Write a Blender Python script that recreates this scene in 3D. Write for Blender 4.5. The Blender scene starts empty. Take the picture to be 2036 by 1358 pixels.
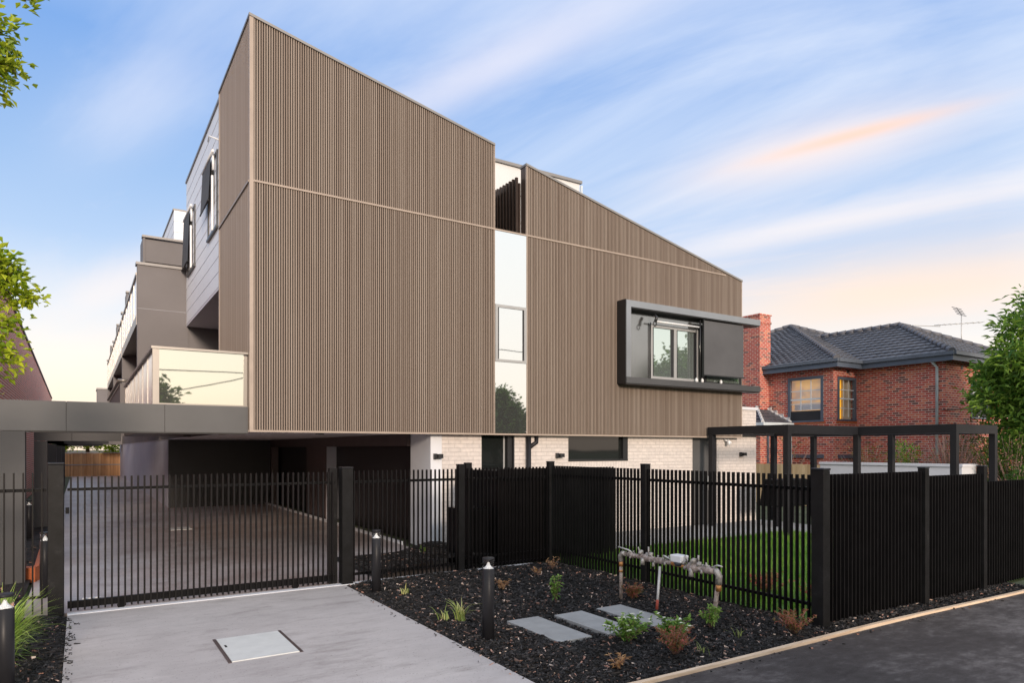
import bpy, math, random
from mathutils import Vector, noise as mnoise
random.seed(7)
R = math.radians
scene = bpy.context.scene
COL = scene.collection
TAU = math.tau

# ------------------------------------------------------------------ mesh builder
class MB:
    def __init__(s): s.v=[]; s.f=[]; s.t=[]; s.smooth=[]
    def quad(s,*p,tint=0.0,sm=False):
        i=len(s.v); s.v+= [tuple(q) for q in p]; s.f.append(tuple(range(i,i+len(p)))); s.t.append(tint); s.smooth.append(sm); return s
    def box(s,x0,x1,y0,y1,z0,z1,tint=0.0):
        i=len(s.v)
        s.v+=[(x0,y0,z0),(x1,y0,z0),(x1,y1,z0),(x0,y1,z0),(x0,y0,z1),(x1,y0,z1),(x1,y1,z1),(x0,y1,z1)]
        for f in ((0,3,2,1),(4,5,6,7),(0,1,5,4),(1,2,6,5),(2,3,7,6),(3,0,4,7)): s.f.append(tuple(i+k for k in f)); s.t.append(tint); s.smooth.append(False)
        return s
    def hexa(s,b,t,tint=0.0):            # four bottom and four top corners
        i=len(s.v); s.v+=[tuple(p) for p in b]+[tuple(p) for p in t]
        for f in ((0,3,2,1),(4,5,6,7),(0,1,5,4),(1,2,6,5),(2,3,7,6),(3,0,4,7)): s.f.append(tuple(i+k for k in f)); s.t.append(tint); s.smooth.append(False)
        return s
    def prism(s,poly,vec,tint=0.0):
        n=len(poly); i=len(s.v); vec=Vector(vec)
        s.v+=[tuple(p) for p in poly]+[tuple(Vector(p)+vec) for p in poly]
        s.f.append(tuple(i+k for k in range(n))); s.f.append(tuple(i+n+k for k in reversed(range(n))))
        for k in range(n): s.f.append((i+(k+1)%n,i+k,i+n+k,i+n+(k+1)%n))
        s.t+=[tint]*(n+2); s.smooth+=[False]*(n+2); return s
    def tube(s,pts,rad,n=10,caps=True,tint=0.0):
        pts=[Vector(p) for p in pts]
        if not hasattr(rad,'__len__'): rad=[rad]*len(pts)
        i=len(s.v); up=None
        for k,p in enumerate(pts):
            d=(pts[min(k+1,len(pts)-1)]-pts[max(k-1,0)]).normalized()
            if up is None:
                up=Vector((0,0,1)) if abs(d.z)<.9 else Vector((1,0,0))
            a=d.cross(up); 
            if a.length<1e-5: a=d.cross(Vector((0,1,0)))
            a.normalize(); b=a.cross(d).normalized(); up=b
            for j in range(n):
                q=p+a*math.cos(TAU*j/n)*rad[k]+b*math.sin(TAU*j/n)*rad[k]; s.v.append(tuple(q))
        for k in range(len(pts)-1):
            for j in range(n):
                s.f.append((i+k*n+j,i+k*n+(j+1)%n,i+(k+1)*n+(j+1)%n,i+(k+1)*n+j)); s.t.append(tint); s.smooth.append(True)
        if caps:
            s.f.append(tuple(i+j for j in reversed(range(n)))); s.f.append(tuple(i+(len(pts)-1)*n+j for j in range(n))); s.t+=[tint]*2; s.smooth+=[False]*2
        return s
    def lathe(s,cx,cy,prof,n=24,tint=0.0):    # prof: (r,z) list
        i=len(s.v)
        for r,z in prof:
            for j in range(n): s.v.append((cx+r*math.cos(TAU*j/n),cy+r*math.sin(TAU*j/n),z))
        for k in range(len(prof)-1):
            for j in range(n):
                s.f.append((i+k*n+j,i+k*n+(j+1)%n,i+(k+1)*n+(j+1)%n,i+(k+1)*n+j)); s.t.append(tint); s.smooth.append(True)
        s.f.append(tuple(i+j for j in reversed(range(n)))); s.f.append(tuple(i+(len(prof)-1)*n+j for j in range(n))); s.t+=[tint]*2; s.smooth+=[False]*2
        return s
    def leaf(s,c,d,nrm,L,W,tint,fold=.25):
        d=d.normalized(); a=d.cross(nrm)
        if a.length<1e-4: a=d.cross(Vector((.3,.5,.8)))
        a.normalize(); n=a.cross(d)
        p0=c; p1=c+d*L*.5+a*W*.5+n*W*fold; p2=c+d*L-n*L*.12; p3=c+d*L*.5-a*W*.5+n*W*fold
        i=len(s.v); s.v+=[tuple(p0),tuple(p1),tuple(p2),tuple(p3)]
        s.f+=[(i,i+1,i+2),(i,i+2,i+3)]; s.t+=[tint]*2; s.smooth+=[False]*2
    def build(s,name,mat,parent=None,bevel=0):
        off=Vector((0,0,0)); p=parent
        while p is not None: off+=p.location; p=p.parent
        vs=[(x-off.x,y-off.y,z-off.z) for x,y,z in s.v]
        me=bpy.data.meshes.new(name); me.from_pydata(vs,[],s.f)
        at=me.attributes.new('tint','FLOAT','FACE'); at.data.foreach_set('value',s.t)
        me.polygons.foreach_set('use_smooth',s.smooth)
        me.materials.append(M(mat)); me.update()
        o=bpy.data.objects.new(name,me); COL.objects.link(o)
        if parent is not None: o.parent=parent
        if bevel:
            b=o.modifiers.new('bevel','BEVEL'); b.width=bevel; b.segments=2; b.limit_method='ANGLE'
        return o

def tag(o,label=None,cat=None,group=None,kind=None):
    if label: o['label']=label
    if cat: o['category']=cat
    if group: o['group']=group
    if kind: o['kind']=kind
    return o
def thing(name,loc,label,cat,group=None):
    o=bpy.data.objects.new(name,None); COL.objects.link(o); o.location=loc; o.empty_display_size=.2
    return tag(o,label,cat,group)
def copy_tree(o,parent=None):
    c=o.copy(); COL.objects.link(c); c.parent=parent
    for ch in list(o.children): copy_tree(ch,c)
    return c
def sbox(name,mat,parent,*b,bevel=0): return MB().box(*b).build(name,mat,parent,bevel)

# ------------------------------------------------------------------ materials
_m={}
class N:
    def __init__(s,name):
        s.m=bpy.data.materials.new(name); s.m.use_nodes=True; s.t=s.m.node_tree; s.b=s.t.nodes['Principled BSDF']; s.out=s.t.nodes['Material Output']
    def n(s,ty,**kw):
        x=s.t.nodes.new(ty)
        for k,v in kw.items():
            if k in x.inputs and not hasattr(x,k): x.inputs[k].default_value=v
            else: setattr(x,k,v)
        return x
    def l(s,a,b): s.t.links.new(a,b)
    def math(s,op,a,b=None,clamp=False):
        x=s.n('ShaderNodeMath',operation=op); x.use_clamp=clamp
        for i,q in enumerate((a,b)):
            if q is None: continue
            if hasattr(q,'links') or hasattr(q,'is_linked'): s.l(q,x.inputs[i])
            else: x.inputs[i].default_value=q
        return x.outputs[0]
    def mix(s,f,a,b,blend='MIX'):
        x=s.n('ShaderNodeMix',data_type='RGBA',blend_type=blend)
        for i,q in ((0,f),(6,a),(7,b)):
            if hasattr(q,'is_linked'): s.l(q,x.inputs[i])
            else: x.inputs[i].default_value=q if i==0 else (*q,1) if len(q)==3 else q
        return x.outputs[2]
    def ramp(s,f,stops):
        x=s.n('ShaderNodeValToRGB'); e=x.color_ramp.elements
        while len(e)<len(stops): e.new(.5)
        for k,(p,c) in enumerate(stops): e[k].position=p; e[k].color=(*c,1) if len(c)==3 else c
        s.l(f,x.inputs[0]); return x.outputs[0]
    def noise(s,vec,scale,detail=4,rough=.5):
        x=s.n('ShaderNodeTexNoise'); x.inputs['Scale'].default_value=scale; x.inputs['Detail'].default_value=detail; x.inputs['Roughness'].default_value=rough
        if vec is not None: s.l(vec,x.inputs['Vector'])
        return x.outputs['Fac']
    def pos(s): return s.n('ShaderNodeNewGeometry').outputs['Position']
    def vscale(s,vec,v):
        x=s.n('ShaderNodeVectorMath',operation='MULTIPLY'); s.l(vec,x.inputs[0]); x.inputs[1].default_value=v; return x.outputs[0]
    def tint(s): return s.n('ShaderNodeAttribute',attribute_name='tint').outputs['Fac']
    def bump(s,h,strength=.3,dist=.01):
        x=s.n('ShaderNodeBump'); x.inputs['Strength'].default_value=strength; x.inputs['Distance'].default_value=dist; s.l(h,x.inputs['Height']); s.l(x.outputs[0],s.b.inputs['Normal'])
    def base(s,c):
        if hasattr(c,'is_linked'): s.l(c,s.b.inputs['Base Color'])
        else: s.b.inputs['Base Color'].default_value=(*c,1)
    def set(s,rough=None,metal=None,spec=None):
        for k,v in (('Roughness',rough),('Metallic',metal),('Specular IOR Level',spec)):
            if v is not None: s.b.inputs[k].default_value=v
def wallvec(k):
    g=k.n('ShaderNodeNewGeometry'); p=k.n('ShaderNodeSeparateXYZ'); k.l(g.outputs['Position'],p.inputs[0])
    q=k.n('ShaderNodeSeparateXYZ'); k.l(g.outputs['Normal'],q.inputs[0])
    ax=k.math('GREATER_THAN',k.math('ABSOLUTE',q.outputs[0]),.7)
    mx=k.n('ShaderNodeMix',data_type='FLOAT'); k.l(ax,mx.inputs[0]); k.l(p.outputs[0],mx.inputs[2]); k.l(p.outputs[1],mx.inputs[3])
    az=k.math('GREATER_THAN',k.math('ABSOLUTE',q.outputs[2]),.7)
    mz=k.n('ShaderNodeMix',data_type='FLOAT'); k.l(az,mz.inputs[0]); k.l(p.outputs[2],mz.inputs[2]); k.l(p.outputs[1],mz.inputs[3])
    c=k.n('ShaderNodeCombineXYZ'); k.l(mx.outputs[0],c.inputs[0]); k.l(mz.outputs[0],c.inputs[1]); return c.outputs[0]
def simple(name,c,rough=.5,metal=0,var=.15,scale=3,bump=0,bscale=60,spec=.5,rv=0):
    k=N(name); p=k.pos(); f=k.noise(p,scale,5,.6)
    lo=tuple(x*(1-var) for x in c); hi=tuple(min(1,x*(1+var)) for x in c)
    k.base(k.ramp(f,[(.3,lo),(.7,hi)])); k.set(rough,metal,spec)
    if rv:
        k.l(k.math('ADD',k.math('MULTIPLY',k.noise(p,scale*1.7,4),rv),rough-rv/2),k.b.inputs['Roughness'])
    if bump: k.bump(k.noise(p,bscale,3),bump,.004)
    return k.m
def brick(name,c1,c2,mort,bw,bh,ms=.011,dark=None,bump=.5,rough=.85,light=None):
    k=N(name); v=wallvec(k); b=k.n('ShaderNodeTexBrick'); k.l(v,b.inputs['Vector'])
    for i,val in (('Scale',1),('Mortar Size',ms),('Mortar Smooth',.2),('Bias',0),('Brick Width',bw),('Row Height',bh)): b.inputs[i].default_value=val
    b.inputs['Color1'].default_value=(*c1,1); b.inputs['Color2'].default_value=(*c2,1); b.inputs['Mortar'].default_value=(*mort,1)
    col=b.outputs['Color']
    if dark:   # odd bricks burnt darker, others paler: one random value per brick
        q=k.n('ShaderNodeSeparateXYZ'); k.l(v,q.inputs[0]); row=k.math('FLOOR',k.math('DIVIDE',q.outputs[1],bh))
        even=k.math('LESS_THAN',k.math('FRACT',k.math('MULTIPLY',row,.5)),.25)
        colm=k.math('FLOOR',k.math('ADD',k.math('DIVIDE',q.outputs[0],bw),k.math('MULTIPLY',even,.5)))
        cx=k.n('ShaderNodeCombineXYZ'); k.l(colm,cx.inputs[0]); k.l(row,cx.inputs[1]); wn=k.n('ShaderNodeTexWhiteNoise',noise_dimensions='2D'); k.l(cx.outputs[0],wn.inputs['Vector'])
        r=wn.outputs['Value']; nf=k.math('SUBTRACT',1,b.outputs['Fac'])
        dm=k.math('MULTIPLY',k.math('GREATER_THAN',r,.84),nf)
        n1=k.noise(v,2.2,3); dm=k.math('MULTIPLY',dm,k.math('ADD',.45,k.math('MULTIPLY',n1,.8)),True)
        col=k.mix(dm,col,dark)
        if light:
            lm=k.math('MULTIPLY',k.math('MULTIPLY',k.math('LESS_THAN',r,.22),nf),.7); col=k.mix(lm,col,light)
    n=k.noise(v,9,5,.7); col=k.mix(.5,col,k.ramp(n,[(.25,(.62,.62,.62)),(.75,(1.25,1.2,1.15))]),'MULTIPLY')
    k.base(col); k.set(rough,0,.3); 
    h=k.math('ADD',k.math('MULTIPLY',b.outputs['Fac'],-1),k.math('MULTIPLY',k.noise(v,60,3),.3)); k.bump(h,bump,.008)
    return k.m
def make(name):
    if name=='batten':
        k=N(name); g=k.pos(); s=k.n('ShaderNodeSeparateXYZ'); k.l(g,s.inputs[0])
        t=k.tint(); w=k.n('ShaderNodeTexWhiteNoise',noise_dimensions='1D'); k.l(t,w.inputs['W'])
        cc=k.n('ShaderNodeCombineXYZ'); k.l(k.math('MULTIPLY',t,.37),cc.inputs[0]); k.l(k.math('MULTIPLY',s.outputs[2],.25),cc.inputs[1])
        n=k.noise(cc.outputs[0],1.6,5,.65)
        v=k.math('ADD',k.math('MULTIPLY',w.outputs['Value'],.45),k.math('MULTIPLY',n,.55))
        k.base(k.ramp(v,[(.15,(.195,.145,.115)),(.5,(.255,.20,.162)),(.85,(.315,.257,.215))])); k.set(.55,0,.35); return k.m
    if name=='batten_trim': return simple(name,(.36,.29,.24),.5,0,.1,4)
    if name=='batten_back': return simple(name,(.016,.011,.010),.7,0,.1,4)
    if name=='white_board': return simple(name,(.80,.80,.83),.45,0,.03,.8,.05,20)
    if name=='white_panel': return simple(name,(.67,.67,.675),.5,0,.04,.8)
    if name=='joint_grey': return simple(name,(.30,.30,.32),.7)
    if name=='grey_panel': return simple(name,(.088,.088,.09),.5,0,.1,.9,.12,25,.4,.12)
    if name=='dark_panel': return simple(name,(.052,.052,.055),.5,0,.1,.9,.12,25,.3,.12)
    if name=='grey_wall': return simple(name,(.15,.138,.14),.6,0,.08,.7,.1,30)
    if name=='grey_trim': return simple(name,(.25,.24,.235),.45,.2,.05)
    if name=='rail_metal': return simple(name,(.30,.275,.25),.35,.5,.05)
    if name=='pale_render': return simple(name,(.66,.67,.71),.75,0,.05,1.2,.15,50)
    if name=='soffit_paint': return simple(name,(.66,.63,.67),.6,0,.04,.6)
    if name=='blue_render': return simple(name,(.50,.51,.58),.7,0,.06,.8)
    if name=='dark_brown': return simple(name,(.075,.052,.05),.4,0,.2,2)
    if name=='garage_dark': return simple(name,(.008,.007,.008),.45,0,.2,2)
    if name=='brown_door':
        k=N(name); v=wallvec(k); s=k.n('ShaderNodeSeparateXYZ'); k.l(v,s.inputs[0])
        k.base(k.ramp(k.noise(k.vscale(v,(1,14,1)),1.5,4),[(.3,(.1,.055,.045)),(.7,(.24,.13,.1))])); k.set(.5); return k.m
    if name=='black_metal':
        k=N(name); p=k.pos(); k.base(k.ramp(k.noise(p,3,4),[(.3,(.005,.005,.006)),(.7,(.010,.010,.011))])); k.set(.42,0,.08)
        k.l(k.math('ADD',k.math('MULTIPLY',k.noise(p,14,5),.3),.2),k.b.inputs['Roughness']); return k.m
    if name=='post_metal':
        k=N(name); p=k.pos(); k.base(k.ramp(k.noise(p,6,6,.7),[(.3,(.008,.008,.008)),(.62,(.014,.014,.015)),(.8,(.035,.035,.035))])); k.set(.42,0,.12)
        k.l(k.math('ADD',k.math('MULTIPLY',k.noise(p,22,6,.7),.4),.2),k.b.inputs['Roughness']); k.bump(k.noise(p,40,4),.15,.002); return k.m
    if name=='picket_metal': return simple(name,(.008,.0075,.008),.38,0,.25,4,0,60,.13,.15)
    if name=='charcoal_metal': return simple(name,(.019,.019,.022),.4,.0,.12,3,0,60,.18,.15)
    if name=='bay_metal': return simple(name,(.30,.31,.33),.3,.75,.06,1.5,0,60,.5,.1)
    if name=='bay_dark_reflection': return simple(name,(.10,.10,.105),.33,.4,.06,1.5,0,60,.4,.1)  # same frame metal, with the reflected dark ground put into its colour
    if name=='bay_black': return simple(name,(.016,.015,.016),.35,0,.1,2)
    if name=='bay_panel': return simple(name,(.27,.275,.28),.13,.85,.05,1.2,0,60,.5,.1)
    if name=='window_metal': return simple(name,(.38,.38,.38),.35,.3,.05)
    if name=='black_frame': return simple(name,(.02,.02,.022),.35)
    if name=='bronze_slat': return simple(name,(.07,.052,.045),.28,.5,.15,2)
    if name=='blind_fabric':
        k=N(name); v=wallvec(k); w=k.n('ShaderNodeTexWave',wave_type='BANDS',bands_direction='X'); k.l(v,w.inputs['Vector']); w.inputs['Scale'].default_value=40
        n=k.noise(v,1.2,3); c=k.ramp(n,[(.3,(.085,.086,.092)),(.7,(.105,.106,.113))]); k.base(c); k.set(.8,0,.2); k.bump(w.outputs['Fac'],.1,.001); return k.m
    if name=='mirror_glass':
        k=N(name); k.base((.74,.755,.76)); k.set(.02,.95,.5); k.bump(k.noise(k.pos(),.9,2),.025,.05); return k.m
    if name=='window_glass':
        k=N(name); k.base((.58,.67,.65)); k.set(.02,.85,.5); k.bump(k.noise(k.pos(),.7,2),.02,.05); return k.m
    if name=='dark_glass':
        k=N(name); k.base((.012,.014,.014)); k.set(.03,0,.7); k.bump(k.noise(k.pos(),.8,2),.03,.04); return k.m
    if name=='rail_glass':
        k=N(name); k.base((.69,.70,.625)); k.set(.02,.92,.5); k.bump(k.noise(k.pos(),.8,2),.02,.05); return k.m
    if name=='side_glass':
        k=N(name); k.base((.8,.78,.82)); k.set(.12,.35,.5); return k.m
    if name=='red_brick': return brick(name,(.52,.085,.055),(.38,.06,.045),(.60,.44,.37),.245,.086,.013,(.13,.055,.05),.5,.85,(.62,.20,.11))
    if name=='orange_brick': return brick(name,(.68,.18,.13),(.60,.15,.11),(.85,.68,.60),.245,.09,.017,(.40,.11,.09),.4)
    if name=='cream_brick': return brick(name,(.66,.61,.585),(.61,.565,.545),(.52,.48,.46),.30,.088,.008,None,.6)
    if name=='soldier_brick': return brick(name,(.66,.61,.585),(.61,.565,.545),(.52,.48,.46),.088,.30,.008,None,.6)
    if name=='roof_tile':
        k=N(name); p=k.pos(); t=k.tint(); w=k.n('ShaderNodeTexWhiteNoise',noise_dimensions='1D'); k.l(t,w.inputs['W'])
        k.base(k.mix(.6,k.ramp(w.outputs['Value'],[(0,(.05,.052,.06)),(1,(.11,.113,.13))]),k.ramp(k.noise(p,1.5,5),[(.3,(.05,.051,.06)),(.7,(.12,.122,.135))]))); k.set(.5,0,.4); k.bump(k.noise(p,50,3),.3,.006); return k.m
    if name=='ridge_tile': return simple(name,(.12,.12,.135),.6,0,.25,5)
    if name=='cement': return simple(name,(.55,.54,.53),.8,0,.2,8)
    if name=='blue_timber': return simple(name,(.085,.105,.14),.45,0,.1,3)
    if name=='gutter_paint': return simple(name,(.10,.115,.14),.4,0,.1,3)
    if name=='gutter_light': return simple(name,(.60,.66,.70),.4,0,.1,3)
    if name=='lit_room':
        k=N(name); v=wallvec(k); n=k.noise(v,1.3,2); c=k.ramp(n,[(.4,(.85,.52,.24)),(.62,(.50,.36,.28))]); k.base(c)
        k.l(c,k.b.inputs['Emission Color']); k.b.inputs['Emission Strength'].default_value=.35; k.set(.6); return k.m
    if name=='yellow_room':
        k=N(name); c=(1,.56,.05); k.base(c); k.b.inputs['Emission Color'].default_value=(*c,1); k.b.inputs['Emission Strength'].default_value=.45; k.set(.6); return k.m
    if name=='clear_glass':
        k=N(name); k.base((.9,.95,.95)); k.set(.02); k.b.inputs['Transmission Weight'].default_value=1; k.b.inputs['IOR'].default_value=1.15
        k.b.inputs['Alpha'].default_value=.45; return k.m
    if name=='reflector': return simple(name,(.85,.85,.85),.35,0,.02)
    if name=='concrete' or name=='concrete_back':
        k=N(name); p=k.pos(); a=k.noise(p,.55,6,.6); b=k.noise(k.vscale(p,(1,2.2,1)),3.5,6,.7); c=k.noise(p,120,2)
        f=k.math('ADD',k.math('MULTIPLY',a,.6),k.math('ADD',k.math('MULTIPLY',b,.3),k.math('MULTIPLY',c,.1)))
        if name=='concrete': k.base(k.ramp(f,[(.36,(.345,.318,.312)),(.5,(.42,.392,.385)),(.64,(.49,.46,.45))])); k.set(.72,0,.3)
        else: 
            k.base(k.ramp(f,[(.36,(.27,.20,.175)),(.5,(.38,.325,.31)),(.64,(.48,.45,.445))])); k.set(.4)  # brown end of the ramp imitates the red brick reflected in the floor
            k.l(k.math('ADD',k.math('MULTIPLY',b,.35),.22),k.b.inputs['Roughness'])
        
        st=k.noise(k.vscale(p,(.5,1.6,1)),1.4,7,.75); dk=k.ramp(st,[(.30,(.66,.64,.63)),(.48,(1,1,1)),(.60,(1,1,1)),(.78,(1.1,1.1,1.1))])
        sp=k.ramp(k.noise(p,55,2,.3),[(.26,(.6,.58,.56)),(.31,(1,1,1))]); cur=k.b.inputs['Base Color'].links[0].from_socket; k.base(k.mix(1.0,k.mix(1.0,cur,dk,'MULTIPLY'),sp,'MULTIPLY'))

        k.bump(k.math('ADD',c,k.math('MULTIPLY',b,.8)),.18,.004); return k.m
    if name=='paver': return simple(name,(.31,.315,.315),.6,0,.12,5,.25,90)
    if name=='hatch_steel': return simple(name,(.62,.63,.615),.5,.1,.07,6,.1,60)
    if name=='asphalt':
        k=N(name); p=k.pos(); a=k.noise(p,.9,6,.65); b=k.noise(k.vscale(p,(1,2,1)),4.5,6,.75); c=k.noise(p,170,2)
        f=k.math('ADD',k.math('MULTIPLY',a,.5),k.math('MULTIPLY',b,.5))
        col=k.ramp(f,[(.36,(.036,.030,.029)),(.50,(.062,.054,.053)),(.64,(.15,.136,.134))]); k.base(k.mix(.45,col,k.ramp(c,[(.35,(.55,.55,.55)),(.7,(1.5,1.5,1.5))]),'MULTIPLY')); k.set(.82,0,.25)
        k.bump(c,.5,.006); return k.m
    if name=='soil': return simple(name,(.02,.017,.015),.95,0,.4,10,.6,40,.2)
    if name=='mulch':
        k=N(name); t=k.tint(); k.base(k.ramp(t,[(0,(.006,.006,.006)),(.5,(.016,.015,.015)),(.80,(.065,.06,.06)),(.86,(.12,.075,.06)),(.93,(.45,.24,.18)),(1,(.68,.56,.48))])); k.set(.75,0,.35); return k.m
    if name=='grass_soil': return simple(name,(.05,.09,.02),.9,0,.4,6)
    if name=='verge': return simple(name,(.06,.075,.035),.9,0,.3,1)
    if name.startswith('leaf_'):
        lo,hi,red={'leaf_bright':((.16,.27,.012),(.60,.66,.05),None),'leaf_dark':((.02,.055,.012),(.12,.22,.03),None),'leaf_mid':((.05,.14,.02),(.30,.46,.07),None),
          'leaf_shrub':((.07,.19,.03),(.42,.60,.14),None),'leaf_far':((.02,.04,.012),(.09,.12,.03),None),'leaf_grass':((.12,.28,.02),(.58,.72,.16),None),'leaf_lawn':((.07,.22,.012),(.27,.42,.08),None),'leaf_red':((.20,.03,.035),(.45,.13,.10),None),
          'leaf_redgreen':((.10,.17,.03),(.56,.15,.13),None),'leaf_dead':((.26,.13,.05),(.66,.42,.22),None),'leaf_flax':((.20,.30,.06),(.72,.66,.30),None),'leaf_olive':((.07,.08,.02),(.30,.24,.07),None)}[name]
        k=N(name); t=k.tint(); c=k.ramp(t,[(0,lo),(.55,tuple((a+b)/2 for a,b in zip(lo,hi))),(1,hi)])
        k.base(c); k.set(.45,0,.35); tr=k.n('ShaderNodeBsdfTranslucent'); k.l(c,tr.inputs[0]); mx=k.n('ShaderNodeMixShader'); mx.inputs[0].default_value=.35
        k.l(k.b.outputs[0],mx.inputs[1]); k.l(tr.outputs[0],mx.inputs[2]); k.l(mx.outputs[0],k.out.inputs['Surface']); return k.m
    if name=='petal': return simple(name,(.8,.8,.68),.6,0,.05)
    if name=='bark': return simple(name,(.13,.09,.07),.9,0,.3,8,.5,30)
    if name=='twig': return simple(name,(.25,.15,.12),.8,0,.3,8)
    if name=='timber_edge': 
        k=N(name); p=k.pos(); f=k.noise(k.vscale(p,(2,30,30)),1,5,.6); k.base(k.ramp(f,[(.3,(.52,.37,.25)),(.7,(.78,.62,.46))])); k.set(.75,0,.3); k.bump(f,.3,.004); return k.m
    if name=='paling_brown' or name=='paling_new':
        k=N(name); t=k.tint(); p=k.pos(); w=k.n('ShaderNodeTexWhiteNoise',noise_dimensions='1D'); k.l(t,w.inputs['W'])
        f=k.math('ADD',k.math('MULTIPLY',w.outputs['Value'],.5),k.math('MULTIPLY',k.noise(k.vscale(p,(8,8,1.2)),1.5,5),.5))
        k.base(k.ramp(f,[(.2,(.36,.17,.07)),(.8,(.66,.38,.18))] if name=='paling_brown' else [(.2,(.42,.28,.14)),(.8,(.68,.52,.31))])); k.set(.8); return k.m
    if name=='old_pipe':
        k=N(name); p=k.pos(); f=k.noise(p,22,6,.7); k.base(k.ramp(f,[(.32,(.16,.115,.095)),(.5,(.33,.27,.24)),(.68,(.52,.47,.44))])); k.set(.55,.25); k.bump(k.noise(p,80,4),.4,.003); return k.m
    if name=='brass': 
        k=N(name); p=k.pos(); f=k.noise(p,30,6,.7); k.base(k.ramp(f,[(.32,(.14,.12,.105)),(.52,(.36,.335,.31)),(.7,(.60,.57,.53))])); k.set(.5,.35); k.bump(f,.5,.004); return k.m
    if name=='copper': return simple(name,(.50,.24,.09),.4,.5,.25,20)
    if name=='galv': return simple(name,(.55,.54,.52),.5,.3,.15,20)
    if name=='rust_red': return simple(name,(.34,.06,.035),.7,0,.3,30)
    if name=='white_plastic': return simple(name,(.80,.81,.83),.4,0,.05)
    if name=='dark_plastic': return simple(name,(.03,.035,.045),.4)
    if name=='terracotta': return simple(name,(.42,.11,.035),.6,0,.15,6)
    if name=='light_block': return simple(name,(.55,.46,.42),.8)
    if name=='red_tile': return simple(name,(.16,.05,.04),.7,0,.25,6)
    if name=='wall_cream': return simple(name,(.55,.45,.33),.8)
    if name=='wire': return simple(name,(.02,.02,.02),.6)
    raise KeyError(name)
def M(name):
    if name not in _m: _m[name]=make(name)
    return _m[name]

# ------------------------------------------------------------------ camera, world, light
cam=bpy.data.cameras.new('camera'); co=bpy.data.objects.new('camera',cam); COL.objects.link(co); scene.camera=co
co.location=(0,0,2.1); co.rotation_euler=(R(90),0,R(-32.34)); cam.sensor_width=36; cam.lens=23.96; cam.shift_y=.1049; cam.clip_end=2000; cam.clip_start=.05
scene.view_settings.view_transform='Standard'; scene.view_settings.look='None'; scene.view_settings.gamma=1; scene.view_settings.exposure=.4
SUN_EL,SUN_AZ=13,-11     # low warm sun straight behind the street
sd=Vector((math.sin(R(SUN_AZ)),-math.cos(R(SUN_AZ)),math.tan(R(SUN_EL)))).normalized()
sl=bpy.data.lights.new('sun','SUN'); sl.energy=2.4; sl.angle=R(9); sl.color=(1,.82,.66)
so=bpy.data.objects.new('sun',sl); COL.objects.link(so); so.rotation_euler=sd.to_track_quat('Z','Y').to_euler()
w=bpy.data.worlds.new('World'); scene.world=w; w.use_nodes=True; nt=w.node_tree; nt.nodes.clear()
k=N.__new__(N); k.t=nt
out=nt.nodes.new('ShaderNodeOutputWorld'); bg=nt.nodes.new('ShaderNodeBackground')
sky=nt.nodes.new('ShaderNodeTexSky'); sky.sky_type='NISHITA'; sky.sun_disc=False; sky.sun_elevation=R(SUN_EL); sky.sun_rotation=math.atan2(sd.x,sd.y); sky.air_density=1; sky.dust_density=1.5
tc=nt.nodes.new('ShaderNodeTexCoord'); s=nt.nodes.new('ShaderNodeSeparateXYZ'); nt.links.new(tc.outputs['Generated'],s.inputs[0])
X_,Y_,Z_=s.outputs
zz=k.math('MAXIMUM',Z_,0.0)
grad=k.ramp(zz,[(0,(1.0,.82,.62)),(.069,(1.0,.85,.70)),(.117,(.93,.86,.79)),(.176,(.70,.77,.85)),(.26,(.44,.59,.82)),(.34,(.33,.50,.78)),(.47,(.20,.38,.74)),(.62,(.52,.62,.84)),(1,(.70,.76,.9))])
# streaky cloud layer laid out on a flat layer above the ground
den=k.math('ADD',zz,.13); px=k.math('DIVIDE',X_,den); py=k.math('DIVIDE',Y_,den)
al=k.math('ADD',k.math('MULTIPLY',px,-.36),k.math('MULTIPLY',py,.93)); pe=k.math('ADD',k.math('MULTIPLY',px,.93),k.math('MULTIPLY',py,.36))
cv=k.n('ShaderNodeCombineXYZ'); k.l(k.math('MULTIPLY',al,.42),cv.inputs[0]); k.l(k.math('MULTIPLY',pe,1.25),cv.inputs[1])
warp=k.noise(cv.outputs[0],.8,2); cv2=k.n('ShaderNodeCombineXYZ'); k.l(k.math('ADD',k.math('MULTIPLY',al,.42),k.math('MULTIPLY',warp,1.0)),cv2.inputs[0]); k.l(k.math('ADD',k.math('MULTIPLY',pe,1.25),k.math('MULTIPLY',warp,.8)),cv2.inputs[1]); cv2.inputs[2].default_value=3.7
c1=k.noise(cv2.outputs[0],1.15,7,.62)
cm=k.ramp(c1,[(.46,(0,0,0)),(.72,(1,1,1))])
side=k.math('ADD',.42,k.math('MULTIPLY',k.math('ADD',X_,.1),.75),True)      # more cloud towards the right of the street
cm=k.math('MULTIPLY',k.math('MULTIPLY',cm,side),.62)
ccol=k.ramp(zz,[(0,(1.0,.80,.66)),(.2,(1.0,.82,.74)),(.38,(.84,.88,.94)),(.7,(.8,.85,.94))])
c=k.mix(cm,grad,ccol)
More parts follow.
